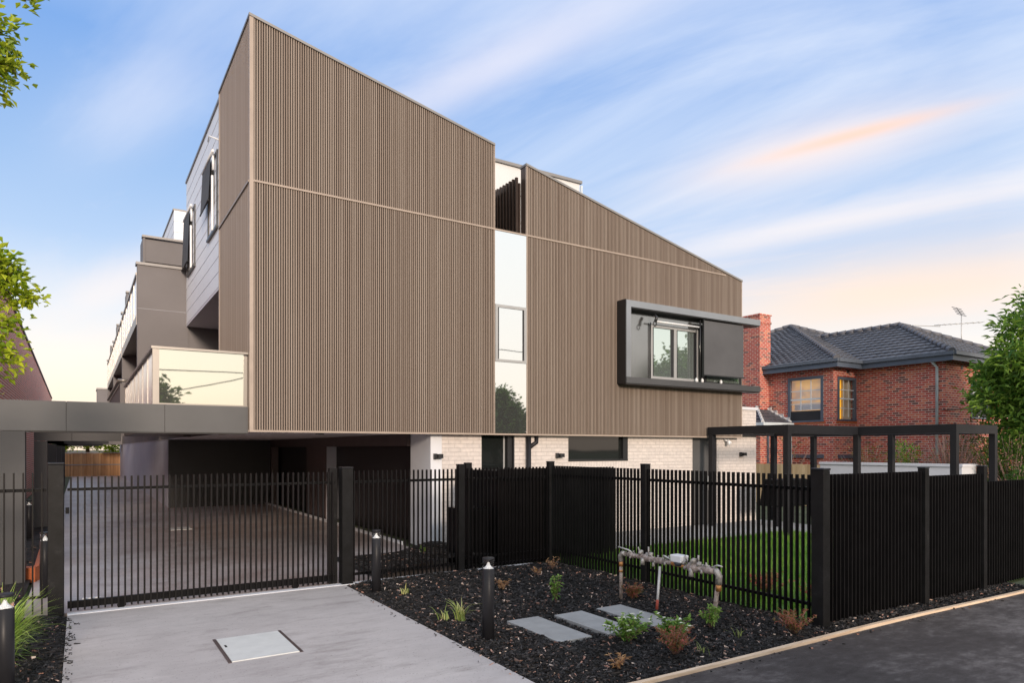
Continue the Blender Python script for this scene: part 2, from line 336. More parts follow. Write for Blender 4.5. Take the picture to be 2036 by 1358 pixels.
# sunlit peach bank low on the right
def blob(dx,dy,dz,sx,sy,amp,col,c):
    # elongated soft patch around one direction of the cloud layer
    d=Vector((dx,dy,dz)).normalized(); dd=d.z+.13; ppx,ppy=d.x/dd,d.y/dd; a0=-.36*ppx+.93*ppy; e0=.93*ppx+.36*ppy
    u=k.math('DIVIDE',k.math('SUBTRACT',al,a0),sx); v=k.math('DIVIDE',k.math('SUBTRACT',pe,e0),sy)
    v=k.math('ADD',v,k.math('MULTIPLY',k.math('SUBTRACT',c1,.5),1.1))
    r=k.math('ADD',k.math('MULTIPLY',u,u),k.math('MULTIPLY',v,v)); m=k.math('MULTIPLY',k.math('POWER',2.718,k.math('MULTIPLY',r,-1)),amp)
    return k.mix(m,c,col)
def raydir(px_,py_):
    l=(px_-1018)/1355; th=R(32.34); return (l*math.cos(th)+math.sin(th),-l*math.sin(th)+math.cos(th),-(py_-892.5)/1355)
c=blob(*raydir(1610,300),.30,.13,.7,(1.0,.80,.70),c)
c=blob(*raydir(1700,268),.20,.03,.9,(1.0,.62,.44),c)
c=blob(*raydir(1700,430),.9,.10,.5,(1.0,.90,.84),c)
c=blob(*raydir(980,130),.4,.07,.55,(.92,.86,.89),c)
c=blob(*raydir(1900,150),1.2,.8,.22,(.80,.84,.93),c)
c=blob(*raydir(250,560),.5,.12,.5,(1,.86,.78),c)
c=blob(*raydir(270,210),.3,.1,.3,(.9,.87,.92),c)
c=blob(*raydir(1800,575),.9,.45,.75,(1.0,.76,.58),c)
# the physical sky adds its own colour and lights the scene from behind and above
mul=k.mix(1.0,sky.outputs[0],(.10,.10,.10),'MULTIPLY')
front=k.math('MULTIPLY',k.math('ADD',Y_,.25),1.6,True)
up=k.math('MULTIPLY',k.math('SUBTRACT',zz,.55),3,True)
back=k.mix(front,k.ramp(zz,[(0,(1.05,.84,.70)),(.08,(1.15,1.05,.93)),(.3,(1.08,1.09,1.08)),(.8,(.85,.92,1.05)),(1,(.78,.86,1.02))]),c)
c=k.mix(1.0,back,k.mix(.07,(1,1,1),mul),'MULTIPLY')
below=k.math('LESS_THAN',Z_,-.002); c=k.mix(below,c,(.12,.11,.10))
nt.links.new(c,bg.inputs[0]); bg.inputs[1].default_value=.92; nt.links.new(bg.outputs[0],out.inputs[0])

# ------------------------------------------------------------------ ground
def struct(o): o['kind']='structure'; return o
struct(MB().quad((-300,-300,-.03),(500,-300,-.03),(500,600,-.03),(-300,600,-.03)).build('ground','verge'))
# footpath with gently waving edge
def strip(y0,y1,x0,x1,z,mat,name,n=1):
    return MB().box(x0,x1,y0,y1,z-.1,z).build(name,mat)
struct(MB().box(3.42,40,-.5,4.47,-.12,.0).box(-40,-.14,-.5,4.47,-.12,.0).build('footpath','asphalt'))
struct(MB().box(-60,90,-11,-1.6,-.2,-.015).build('road','asphalt'))
struct(MB().box(-.14,3.42,-1.6,10.17,-.12,.012).build('driveway','concrete'))
struct(MB().box(-.62,5.9,10.33,62,-.12,.012).build('rear_driveway','concrete_back'))
struct(MB().box(-.14,6.95,10.17,10.33,-.12,.02).build('gate_threshold','pale_render'))
struct(MB().box(9.4,16.8,10.9,12.93,-.1,.03).box(15.2,22.3,6.8,10.9,-.1,.03).build('garden_path','paver'))
struct(MB().box(5.9,6.0,13.96,60,-.05,.06).build('driveway_kerb','pale_render'))

# ------------------------------------------------------------------ mulch (one sheet of chips nobody could count)
def in_bed(x,y):
    if 3.42<x<11.9 and 4.56<y<10.15 and not (x>7.3 and y>4.75): return True
    if -3.2<x<-.16 and 4.6<y<10.2: return True
    return False
SL=(((4.26,4.70),(5.80,6.84)),((4.90,5.33),(5.76,6.78)),((5.56,5.97),(5.76,6.77)))
def bed_h(x,y):
    h=.012+.03*mnoise.noise((x*1.3,y*1.3,2))+.02*mnoise.noise((x*6,y*6,5))
    if x>0: e=min(1,max(0,(x-3.42)/.25))*min(1,max(0,(y-4.55)/.2))
    else: e=min(1,max(0,(-.14-x)/.25))
    for a,b in SL:
        if a[0]-.03<x<a[1]+.03 and b[0]-.03<y<b[1]+.03: return .004+h*.25
    return -.012+(.035+h)*e
mb=MB()
def grid(x0,x1,y0,y1,st,hf):
    nx=int((x1-x0)/st)+1; ny=int((y1-y0)/st)+1; i0=len(mb.v)
    for j in range(ny):
        for i in range(nx):
            x=x0+(x1-x0)*i/(nx-1); y=y0+(y1-y0)*j/(ny-1); mb.v.append((x,y,hf(x,y)))
    for j in range(ny-1):
        for i in range(nx-1):
            a=i0+j*nx+i; mb.f.append((a,a+1,a+nx+1,a+nx)); mb.t.append(random.random()*.35); mb.smooth.append(False)
def rough_h(x,y): return bed_h(x,y)+.008*random.random()
grid(3.425,7.3,4.55,10.16,.035,rough_h)
grid(7.3,12.2,4.55,4.85,.05,rough_h)
grid(-3.2,-.145,4.6,10.2,.045,rough_h)
grid(-3.2,-.66,10.2,24,.15,rough_h)
grid(4.0,6.1,10.34,12.8,.08,lambda x,y: .02+ .22*max(0,min(1,(x-4.0-(y-10.34)*.55)/1.0))+.012*random.random())
def chip(x,y,z,sc=1,t=None):
    L=(random.uniform(.014,.052) if random.random()<.93 else random.uniform(.05,.10))*sc; W=random.uniform(.005,.015)*sc; a=random.random()*TAU; ti=random.gauss(0,.35)
    d=Vector((math.cos(a)*math.cos(ti),math.sin(a)*math.cos(ti),math.sin(ti)*.7)); s_=Vector((-math.sin(a),math.cos(a),random.gauss(0,.5))).normalized()
    c0=Vector((x,y,z)); 
    if t is None:
        r=random.random(); t=random.uniform(.1,.82) if r<.95 else random.uniform(.84,1)
    up=Vector((0,0,W*.5))
    a1,a2,a3,a4=c0-d*L/2-s_*W/2,c0+d*L/2-s_*W*.3,c0+d*L/2+s_*W*.4,c0-d*L/2+s_*W/2
    mb.quad(a1+up,a2+up,a3+up,a4+up,tint=t); mb.quad(a1-up,a2-up,a2+up,a1+up,tint=t)
def scatter(n,x0,x1,y0,y1,sc=1):
    for _ in range(n):
        x=random.uniform(x0,x1); y=random.uniform(y0,y1)
        if any(a[0]+.0<x<a[1]-.0 and b[0]+.0<y<b[1]-.0 for a,b in SL): continue
        chip(x,y,bed_h(x,y)+random.uniform(.0,.018),sc)
scatter(30000,3.43,7.3,4.57,7.5); scatter(12000,3.43,7.3,7.5,10.14,1.15); scatter(3500,7.3,12.1,4.57,4.86,1.1)
scatter(7000,-1.3,-.15,4.7,10.1); scatter(2500,-3,-1.2,6,10.1,1.3)
for _ in range(2500):
    x=random.uniform(-1.9,-.7); y=random.uniform(10.3,18); chip(x,y,.03,1.6)
for _ in range(2200):
    x=random.uniform(4.1,6.0); y=random.uniform(10.4,12.7); chip(x,y,.03+.22*max(0,min(1,(x-4.0-(y-10.34)*.55)/1.0)),1.6)
for _ in range(160):   # stray chips kicked on to the paving
    x=-.14+abs(random.gauss(0,.05)); y=random.uniform(5.5,10); chip(x,y,.018,.8,random.uniform(.1,.7))
for _ in range(60):
    chip(3.42-abs(random.gauss(0,.05)),random.uniform(4.6,10),.018,.8)
for _ in range(60):
    chip(random.uniform(4,11),4.45-abs(random.gauss(0,.1)),.006,.9,random.uniform(.3,.98))
o=mb.build('mulch','mulch'); tag(o,'black bark mulch with scattered brown and pink chips over the garden beds','mulch',kind='stuff')

# lawn behind the corner fence
mb=MB(); mb.quad((7.5,4.9,.0),(15.2,4.9,.0),(15.2,10.9,.0),(7.5,10.9,.0),tint=.2)
for _ in range(26000):
    x=random.uniform(7.55,15.2); y=random.uniform(4.95,10.85); h=random.uniform(.06,.14); a=random.random()*TAU; l=random.uniform(0,.06)
    d=Vector((math.cos(a),math.sin(a),0)); q=Vector((-d.y,d.x,0))*.006; b=Vector((x,y,0)); pt=mnoise.noise((x*.9,y*.9,1))
    if pt<-.25 and random.random()<.5: continue
    mb.quad(b-q,b+q,b+d*l+Vector((0,0,h)),tint=min(1,max(0,random.random()*.7+.15+pt*.6)))
tag(mb.build('lawn','leaf_lawn'),'green lawn seen through the black fence','grass',kind='stuff')

# ------------------------------------------------------------------ kerb edging
mb=MB()
xs=[3.0+.45*i for i in range(36)]
def ey(x): return 4.505+.03*math.sin(x*.9+.5)-.012*(x-7)
for a,b in zip(xs,xs[1:]):
    if a<4.0 and False: continue
    z=.03
    mb.hexa([(a,ey(a)-.03,-.1),(b,ey(b)-.03,-.1),(b,ey(b)+.022,-.1),(a,ey(a)+.022,-.1)],[(a,ey(a)-.03,z),(b,ey(b)-.03,z),(b,ey(b)+.022,z),(a,ey(a)+.022,z)])
mb2=mb; mb2.v=[(max(x,3.43),y,z) for x,y,z in mb2.v]
e=mb.build('timber_edging','timber_edge'); tag(e,'pale timber edging strip between black mulch and asphalt footpath','edging')

# ------------------------------------------------------------------ main apartment building
B=thing('apartment_building',(2.55,12.75,0),'tall modern apartment building clad in brown vertical battens with white box behind','building')
YF=12.75
def roofL(x): return 9.85+(8.74-9.85)*(x-2.55)/(7.62-2.55)
def roofR(x): return 8.49+(6.83-8.49)*(x-8.45)/(15.73-8.45)
# cores behind the battens
c_=MB()
c_.prism([(2.59,YF+.035,2.44),(7.60,YF+.035,2.44),(7.60,YF+.035,roofL(7.6)-.03),(2.59,YF+.035,roofL(2.59)-.03)],(0,3.12,0))
c_.prism([(8.47,YF+.035,2.44),(15.70,YF+.035,2.44),(15.70,YF+.035,roofR(15.7)-.03),(8.47,YF+.035,roofR(8.47)-.03)],(0,.19,0))
c_.build('wall','batten_back',B)
MB().box(7.6,8.47,YF+.05,15.9,2.44,6.86).box(8.47,15.70,YF+.226,22,2.44,6.8).box(4.4,7.6,15.91,24,2.44,6.86).build('wall','grey_wall',B)
def battens(name,horiz,a0,a1,ztop,zbot,fix,pitch=.043,wd=.022,dp=.028,skip=None):
    mb=MB(); n=int((a1-a0)/pitch); p=(a1-a0)/n
    for i in range(n):
        a=a0+p*(i+.5); w_=wd/2
        spans=[(zbot,6.875),(6.915,None)]
        low=min(ztop(a-w_),ztop(a+w_))-.03<6.95
        for lo,hi in spans:
            def top(q): return (ztop(q)-.03) if hi is None or low else min(hi,ztop(q)-.03)
            if hi is None and low: continue
            if lo>top(a): continue
            segs=[(lo,None)]
            if skip and skip[0]<a<skip[1] and hi is not None: segs=[(lo,skip[2]),(skip[3],None)]
            for s0,s1 in segs:
                t0=s1 if s1 else top(a-w_); t1=s1 if s1 else top(a+w_)
                tt=float(i)+(.5 if hi is None else 0)
                if horiz: mb.hexa([(a-w_,fix,s0),(a+w_,fix,s0),(a+w_,fix+dp,s0),(a-w_,fix+dp,s0)],[(a-w_,fix,t0),(a+w_,fix,t1),(a+w_,fix+dp,t1),(a-w_,fix+dp,t0)],tt)
                else: mb.hexa([(fix,a-w_,s0),(fix+dp,a-w_,s0),(fix+dp,a+w_,s0),(fix,a+w_,s0)],[(fix,a-w_,t0),(fix+dp,a-w_,t0),(fix+dp,a+w_,t1),(fix,a+w_,t1)],tt+1000)
    return mb.build(name,'batten',B)
battens('batten_cladding',True,2.61,7.61,roofL,2.44,YF)
battens('batten_cladding',True,8.48,15.70,roofR,2.44,YF,skip=(11.2,15.8,3.76,5.62))
battens('batten_cladding',False,12.80,15.9,lambda y:9.85,2.44,2.55)
t=MB()
t.box(2.54,2.61,YF-.012,YF+.05,2.40,9.84)                     # corner post
t.box(2.61,7.62,YF-.012,YF+.04,2.40,2.437)
t.box(7.62,15.73,YF-.012,YF+.04,2.40,2.437)
t.box(2.61,15.06,YF-.014,YF+.04,6.878,6.912)                   # belt
t.box(2.53,2.59,YF+.05,15.92,2.40,2.437); t.box(2.528,2.59,YF+.05,15.92,6.876,6.914)
t.box(7.612,7.632,YF-.01,YF+.04,6.914,8.72); t.box(8.452,8.478,YF-.01,YF+.04,2.44,6.876); t.box(8.452,8.478,YF-.01,YF+.04,6.914,8.46); t.box(7.612,7.630,YF-.01,YF+.04,2.44,6.876)
t.box(15.702,15.735,YF-.01,YF+.24,2.44,6.82)
t.box(2.538,2.59,15.88,15.935,2.44,6.876); t.box(2.538,2.59,15.88,15.935,6.914,9.83)
t.build('cladding_trim','batten_trim',B)
cp=MB()
def cap(x0,x1,f,y0,y1):
    cp.hexa([(x0,y0,f(x0)-.028),(x1,y0,f(x1)-.028),(x1,y1,f(x1)-.028),(x0,y1,f(x0)-.028)],[(x0,y0,f(x0)+.02),(x1,y0,f(x1)+.02),(x1,y1,f(x1)+.02),(x0,y1,f(x0)+.02)])
cap(2.53,7.63,roofL,YF-.025,15.95); cap(8.44,15.745,roofR,YF-.025,YF+.25)
cp.build('roof_cap','grey_trim',B)
MB().box(8.452,8.466,YF+.04,YF+.225,6.93,8.45).build('gable_return','bronze_slat',B)
# soffit and downlights
MB().box(2.6,15.6,YF+.04,14.0,2.43,2.437).box(6.0,15.6,14.0,45,2.43,2.437).box(2.6,6.0,14.0,60,2.425,2.437).build('soffit','soffit_paint',B)
for x,y in ((4.35,14.6),(2.2,18.3)): MB().lathe(x,y,[(.09,2.405),(.09,2.424)]).build('downlight','black_frame',B)
# roof-terrace louvre screen between the two gables
sc=MB()
for i in range(18):
    y=12.99+i*.135; sc.box(8.33,8.39,y,y+.05,6.9,8.26)
sc.build('screen_slats','bronze_slat',B); MB().box(8.40,8.45,YF+.23,15.9,6.87,8.14).build('screen_panel','bronze_slat',B)
# white storey behind
wb=MB(); nb=4
for i in range(nb):
    wb.box(5.5,12.5,16.0,23.6,6.86+i*.776+.014,6.86+(i+1)*.776-.014)
wb.build('rear_storey','white_panel',B)
MB().box(5.6,12.4,16.1,23.5,6.86,9.9).box(11,12.52,16.01,16.02,6.9,6.95).build('rear_storey_joint','joint_grey',B)
MB().box(5.45,12.56,15.94,23.66,9.96,10.04).build('storey_cap','grey_trim',B)
MB().tube([(12.55,15.97,9.9),(12.55,15.97,7)],.04).build('downpipe','gutter_light',B)
# white boarded side boxes
def white_box(y0,y1,z0,z1):
    m=MB(); n=12; h=(z1-z0)/n
    m.prism([(2.62,y0+.02,z0),(6,y0+.02,z0),(6,y0+.02,z1),(2.62,y0+.02,z1)],(0,y1-y0-.04,0)); m.build('side_box_core','joint_grey',B)
    m=MB()
    for i in range(n):
        m.hexa([(2.575,y0,z0+i*h+.006),(6.02,y0,z0+i*h+.006),(6.02,y1,z0+i*h+.006),(2.575,y1,z0+i*h+.006)],[(2.580,y0,z0+(i+1)*h-.003),(6.02,y0,z0+(i+1)*h-.004),(6.02,y1,z0+(i+1)*h-.004),(2.580,y1,z0+(i+1)*h-.003)])
    m.build('board_cladding','white_board',B)
    MB().box(2.55,6.05,y0+.001,y1+.03,z1,z1+.06).build('storey_cap','grey_trim',B)
    MB().box(2.58,6.0,y0,y1-.01,z0-.06,z0+.005).build('soffit','soffit_paint',B)
white_box(15.94,21.6,5.68,9.74); white_box(24.7,30.2,5.68,9.9)
MB().lathe(3.4,18.6,[(.07,5.60),(.07,5.618)]).build('downlight','black_frame',B)
# side windows with drop-arm awning blinds
def side_window(y0,y1,z0,z1,by0,by1,bz0):
    f=MB().box(2.545,2.64,y0,y0+.06,z0,z1).box(2.545,2.64,y1-.06,y1,z0,z1).box(2.545,2.64,y0+.06,y1-.06,z1-.06,z1).box(2.545,2.64,y0+.06,y1-.06,z0,z0+.06).box(2.55,2.63,(y0+y1)/2-.03,(y0+y1)/2+.03,z0+.06,z1-.06).build('side_window','black_frame',B)
    MB().box(2.585,2.6,y0+.06,y1-.06,z0+.06,z1-.06).build('pane','dark_glass',f)
    MB().box(2.52,2.66,y0-.02,y1+.02,z0-.05,z0).build('sill','black_frame',f)
    b=MB(); b.quad((2.50,by0,z1+.02),(2.50,by1,z1+.02),(2.45,by1,bz0),(2.45,by0,bz0)); b.quad((2.505,by0,z1+.02),(2.505,by1,z1+.02),(2.455,by1,bz0),(2.455,by0,bz0))
    bl=b.build('awning_blind','blind_fabric',B)
    MB().tube([(2.50,by0-.3,z1+.03),(2.50,by1,z1+.03)],.03).build('blind_roller','white_plastic',bl)
    MB().tube([(2.45,by0,bz0),(2.45,by1,bz0)],.018).build('bottom_bar','charcoal_metal',bl)
    MB().tube([(2.53,by0-.14,z1+.04),(2.53,by0-.14,z1-.35)],.028).build('blind_arm','white_plastic',bl)
    MB().box(2.50,2.54,by0-.1,by0-.03,z0,z1-.45).build('guide_post','white_plastic',bl)
side_window(16.25,17.55,7.05,8.75,16.75,18.0,7.75); side_window(19.75,21.2,7.0,8.6,20.3,21.55,7.2)
MB().tube([(2.57,16.1,8.9),(2.40,16.3,9.02),(2.40,16.45,8.95)],.015).build('wall_bracket','white_plastic',B)
# mirror strip between the gables
for (z0,z1) in ((5.265,6.872),(2.445,4.005)): MB().box(7.633,8.45,YF-.004,YF+.03,z0,z1).build('mirror_panel','mirror_glass',B)
f=MB().box(7.635,7.70,YF-.02,YF+.04,4.01,5.26).box(8.385,8.45,YF-.02,YF+.04,4.01,5.26).box(7.70,8.385,YF-.02,YF+.04,5.20,5.26).box(7.70,8.385,YF-.02,YF+.04,4.01,4.065).build('strip_window','window_metal',B)
for a,b in ((7.70,7.735),(8.35,8.385)): MB().box(a,b,YF-.004,YF+.03,4.065,5.2).build('inner_frame','black_frame',f)
MB().box(7.735,8.35,YF+.002,YF+.028,4.065,5.2).build('pane','mirror_glass',f)
# projecting window frame
YB=12.45
bf=MB().box(11.14,16.15,YB,YF+.03,5.56,5.72).box(15.74,16.15,YF+.03,14.2,5.56,5.72).box(11.16,11.31,YB,YB+.02,3.85,5.56).build('bay_frame','bay_metal',B)
MB().box(11.14,16.15,YB,YF+.03,3.70,3.85).box(15.74,16.15,YF+.03,14.2,3.70,3.85).build('bay_sill','bay_dark_reflection',bf)
MB().box(11.128,11.16,YB-.0,YF+.03,3.69,5.73).box(11.16,16.13,YB+.02,YF+.02,5.535,5.56).box(11.16,16.13,YB+.012,YF+.02,3.668,3.70).box(11.16,11.3,YB+.02,YF,3.85,5.535).build('bay_lining','bay_black',bf)
MB().box(11.3,12.22,YF+.0,YF+.03,3.85,5.54).box(12.22,13.95,YF,YF+.03,5.28,5.54).box(13.95,14.2,YF,YF+.03,3.85,5.54).build('bay_panel','bay_panel',bf)
MB().box(14.2,15.69,YF,YF+.03,4.6,5.54).build('bay_panel','grey_panel',bf)
bw=MB()
for x0,x1 in ((12.22,12.29),(13.04,13.14),(13.88,13.95)): bw.box(x0,x1,YF-.03,YF+.03,3.86,5.27)
bw.box(12.29,13.04,YF-.03,YF+.03,5.20,5.27).box(13.14,13.88,YF-.03,YF+.03,5.20,5.27).box(12.29,13.04,YF-.03,YF+.03,3.86,3.95).box(13.14,13.88,YF-.03,YF+.03,3.86,3.95)
bw=bw.build('bay_window','window_metal',B)
for a,b in ((12.29,12.34),(12.965,13.04),(13.14,13.19),(13.80,13.88)): MB().box(a,b,YF-.01,YF+.03,3.95,5.2).build('inner_frame','black_frame',bw)
for a,b in ((12.34,12.965),(13.19,13.80)): MB().box(a,b,YF+.012,YF+.028,3.95,5.2).build('pane','window_glass',bw)
b2=MB().box(14.2,14.27,YF-.03,YF+.03,3.86,4.59).box(15.62,15.69,YF-.03,YF+.03,3.86,4.59).box(14.27,15.62,YF-.03,YF+.03,3.86,3.92).box(14.27,15.62,YF-.03,YF+.03,4.53,4.59).build('bay_window','black_frame',B)
MB().box(14.27,15.62,YF+.0,YF+.02,3.92,4.53).build('pane','window_glass',b2)
# blinds: one rolled up over the casements, one let down at the corner
rb=MB().tube([(12.2,YB+.1,5.31),(13.78,YB+.1,5.31)],.022).build('rolled_blind','white_plastic',B)
MB().tube([(12.16,YB+.08,5.46),(12.16,YB+.0,5.38),(12.13,YB+.02,5.27)],.04).tube([(12.10+.05*math.cos(a),YB,5.22+.06*math.sin(a)) for a in [TAU*i/10 for i in range(11)]],.013,6).build('crank_loop','black_frame',rb)
MB().tube([(12.2,YF-.04,5.3),(12.2,YF-.04,3.87)],.012).build('guide_wire','black_frame',rb)
MB().tube([(13.83,YB+.1,5.5),(13.83,YB+.1,3.95)],.022).build('guide_rod','black_frame',rb)
db=MB().box(13.92,15.5,YB+.06,YB+.075,4.07,5.5).build('drop_blind','blind_fabric',B)
MB().box(13.92,15.5,YB+.052,YB+.083,4.04,4.07).box(13.9,13.918,YB+.04,YB+.09,4.0,5.52).build('blind_rail','black_frame',db)
for x,y_ in ((14.02,YB+.2),(13.8,YB+.2),(14.75,YF-.1)): MB().lathe(x,y_,[(.03,3.86),(.04,3.93),(.015,3.98)],10).build('pull_weight','white_plastic',db)
# ---- ground floor, front wall
W=12.95
g=MB()
def seg(x0,x1,z0=0,z1=2.4): g.box(x0,x1,W,W+.22,z0,z1)
seg(6.44,7.41); seg(7.41,8.22,0,.9); seg(8.25,9.78); seg(9.78,11.66,0,1.60); seg(11.66,13.97); seg(14.93,16.6)
g.box(15.75,16.6,W+.002,W+.22,2.4,3.22); g.box(16.38,16.6,W+.22,20,0,3.22)
g.build('brick_wall','cream_brick',B)
MB().box(9.78,11.66,W-.004,W+.22,1.60,1.83).build('window_sill_course','soldier_brick',B)
MB().box(15.74,16.64,W-.03,W+.25,3.22,3.30).box(16.36,16.64,W+.25,20,3.22,3.30).build('wall_capping','pale_render',B)
f=MB().box(7.41,7.45,W+.05,W+.15,.9,2.42).box(8.10,8.22,W+.03,W+.15,.9,2.42).box(8.225,8.26,W-.01,W+.1,.9,2.42).build('front_window','black_frame',B)
MB().box(7.45,8.1,W+.09,W+.12,.9,2.42).build('pane','dark_glass',f); MB().box(8.02,8.06,W+.085,W+.1,.9,2.42).build('mullion','window_metal',f)
f=MB().box(9.78,9.82,W+.05,W+.15,1.83,2.42).box(11.50,11.64,W-.0,W+.15,1.83,2.42).box(9.78,11.64,W-.02,W+.05,1.80,1.845).build('front_window','black_frame',B)
MB().box(9.82,11.5,W+.09,W+.12,1.845,2.42).build('pane','dark_glass',f)
MB().tube([(8.60,W-.08,0),(8.60,W-.08,2.4)],.055,12).tube([(8.84,W-.04,2.42),(8.84,W-.04,2.25),(8.60,W-.08,2.12)],.05,10).build('downpipe','charcoal_metal',B)
d=MB().box(13.97,14.72,W+.08,W+.13,0,2.42).build('front_door','grey_panel',B); MB().tube([(14.62,W+.04,.95),(14.62,W+.04,1.35)],.014).build('handle','window_metal',d)
MB().box(14.74,14.93,W+.02,W+.3,0,2.42).build('door_jamb','bronze_slat',B)
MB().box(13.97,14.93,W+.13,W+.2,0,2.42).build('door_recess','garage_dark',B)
for x in (6.33,9.49,15.95):
    w_=MB().box(x-.02,x+.09,W-.13,W-.002,1.90,1.99).box(x-.09,x-.02,W-.06,W-.002,1.88,2.0).build('wall_light','black_frame',B,.004)
wl=MB().lathe(15.28,W-.12,[(.035,2.20),(.05,2.28),(.03,2.34)],12).tube([(15.2,W-.02,2.36),(15.24,W-.1,2.32)],.02).tube([(15.34,W-.02,2.36),(15.38,W-.12,2.25)],.03).build('spotlight','white_plastic',B)
# ---- pier and garage side wall
MB().box(6.18,6.44,W-.01,13.96,0,2.425).build('entry_pier','pale_render',B)
s_=MB().box(6.1,6.35,13.96,19.9,2.16,2.425).box(6.1,6.35,21.9,26.6,2.16,2.425).box(6.1,6.35,29.8,45,2.16,2.425)
s_.box(6.1,6.35,19.9,21.9,0,2.425).box(6.1,6.35,26.6,29.8,0,2.425).box(6.1,6.35,34.2,45,0,2.16)
s_.build('garage_wall','dark_brown',B)
MB().box(6.13,6.5,19.895,19.9,0,2.16).build('garage_reveal','blue_render',B)
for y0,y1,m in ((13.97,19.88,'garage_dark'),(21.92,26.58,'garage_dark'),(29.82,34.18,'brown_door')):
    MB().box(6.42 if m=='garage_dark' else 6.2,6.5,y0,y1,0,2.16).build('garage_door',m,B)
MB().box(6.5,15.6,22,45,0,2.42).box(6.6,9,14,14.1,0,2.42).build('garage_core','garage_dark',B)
MB().box(2.62,6.09,27,62,0,2.424).build('rear_wall','blue_render',B)
MB().box(2.63,6.09,26.8,26.99,0,2.42).build('shade_sheet','garage_dark',B)  # black sheet painting the deep shade over the end of the rear block
MB().box(2.62,6.1,35,62,2.44,5.6).build('rear_wall','grey_wall',B)
# ---- fins, upper balconies down the side
for kk in range(4):
    y0=21.6+8.2*kk; y1=y0+8.2 if kk<3 else y0+3
    m=MB().box(1.335,2.63,y0,y0+.25,2.85,7.24); 
    if kk==0: m.box(2.63,6.0,y0+.03,y0+.25,2.44,6.0)
    m.box(2.63,6.0,y0+.26,y1,2.44,7.24); m.build('fin_wall','grey_wall',B)
    if kk==0: MB().box(1.336,2.60,y0-.004,y0,6.015,6.03).build('panel_joint','joint_grey',B)
    MB().box(1.30,2.63,y0-.04,y0+.30,7.24,7.31).build('fin_cap','grey_trim',B)
    MB().box(1.56,2.7,y0+.45,y0+.6,7.3,8.1).box(1.50,1.56,y0+.43,y0+1.4,7.3,8.14).box(1.56,2.7,y0+.40,y0+.44,7.45,7.5).build('parapet','grey_wall',B)
    MB().box(1.48,2.7,y0+.38,y0+.66,8.14,8.2).build('parapet_cap','grey_trim',B)
    if kk<3:
        MB().box(1.34,2.63,y0+.26,y1-.01,5.62,5.86).build('balcony_slab','dark_brown',B)
        MB().box(1.325,1.34,y0+.26,y1-.01,5.60,5.88).build('balcony_fascia','rail_metal',B)
        r=MB().box(1.31,1.39,y0+.26,y1-.01,7.0,7.07)
        n=6
        for i in range(n+1): r.box(1.33,1.37,y0+.27+(7.85)*i/n,y0+.33+(7.85)*i/n,5.86,7.0)
        r=r.build('balustrade','rail_metal',B)
        MB().box(1.345,1.355,y0+.33,y1-.05,5.93,6.99).build('glass','side_glass',r)
MB().box(1.02,2.6,57.5,60,2.4,6.4).build('end_block','grey_wall',B); MB().box(.98,2.6,57.45,60,6.4,6.5).build('parapet_cap','grey_trim',B)
MB().box(1.05,1.33,24.6,34,2.85,4.15).build('low_parapet','grey_wall',B)
MB().tube([(1.33,24.55,4.24),(1.0,24.55,4.24),(1.0,24.7,4.2),(1.0,34,4.2)],.05).build('handrail','rail_metal',B)
# ---- first-floor balcony and entry beam
MB().box(1.02,2.53,13.16,21.6,2.44,2.84).build('balcony_deck','dark_brown',B)
MB().box(4.3,4.4,15.95,21.6,2.85,5.6).build('recess_wall','grey_wall',B)
MB().box(2.55,4.3,15.95,21.6,2.70,2.84).build('balcony_deck','grey_wall',B)
r=MB().box(1.02,1.12,12.88,12.97,2.852,3.79).box(2.47,2.53,12.88,12.94,2.852,3.76).box(1.0,2.54,12.86,12.98,3.79,3.83).box(1.0,1.10,12.98,21.55,3.79,3.83).box(1.12,2.47,12.89,12.93,2.852,2.875)
for i in range(1,8): r.box(1.035,1.08,12.98+i*1.2,13.02+i*1.2,2.852,3.79)
r=r.build('balustrade','rail_metal',B)
MB().box(1.12,2.47,12.90,12.915,2.875,3.79).build('front_glass','rail_glass',r)
MB().box(1.045,1.06,12.98,21.5,2.87,3.78).build('side_glass','side_glass',r)
bm=MB().box(-1.03,-.194,12.83,13.15,2.38,2.85).box(-.186,1.196,12.83,13.15,2.38,2.85).box(1.204,2.532,12.83,13.15,2.38,2.85).build('entry_beam','grey_panel',B)
MB().box(-1.03,-.72,12.835,13.15,0,2.372).build('entry_column','dark_panel',B)
MB().box(-1.0,2.5,12.85,13.14,2.36,2.84).box(-1.0,-.75,12.86,13.13,2.3,2.39).build('beam_joint','garage_dark',bm)
for y,z0,xr in ((21.75,2.31,.95),(29.8,2.28,.9),(38,2.25,.9),(46,2.25,.9)):
    MB().box(-1.03,-.20 if y<22 else xr,y,y+.3,z0,z0+.5).box(-.19 if y<22 else -1.03,xr if y<22 else -.5,y,y+.3,z0,z0+.5).box(-1.03,-.74,y+.005,y+.3,0,z0-.008).build('portal_frame','dark_panel',B)
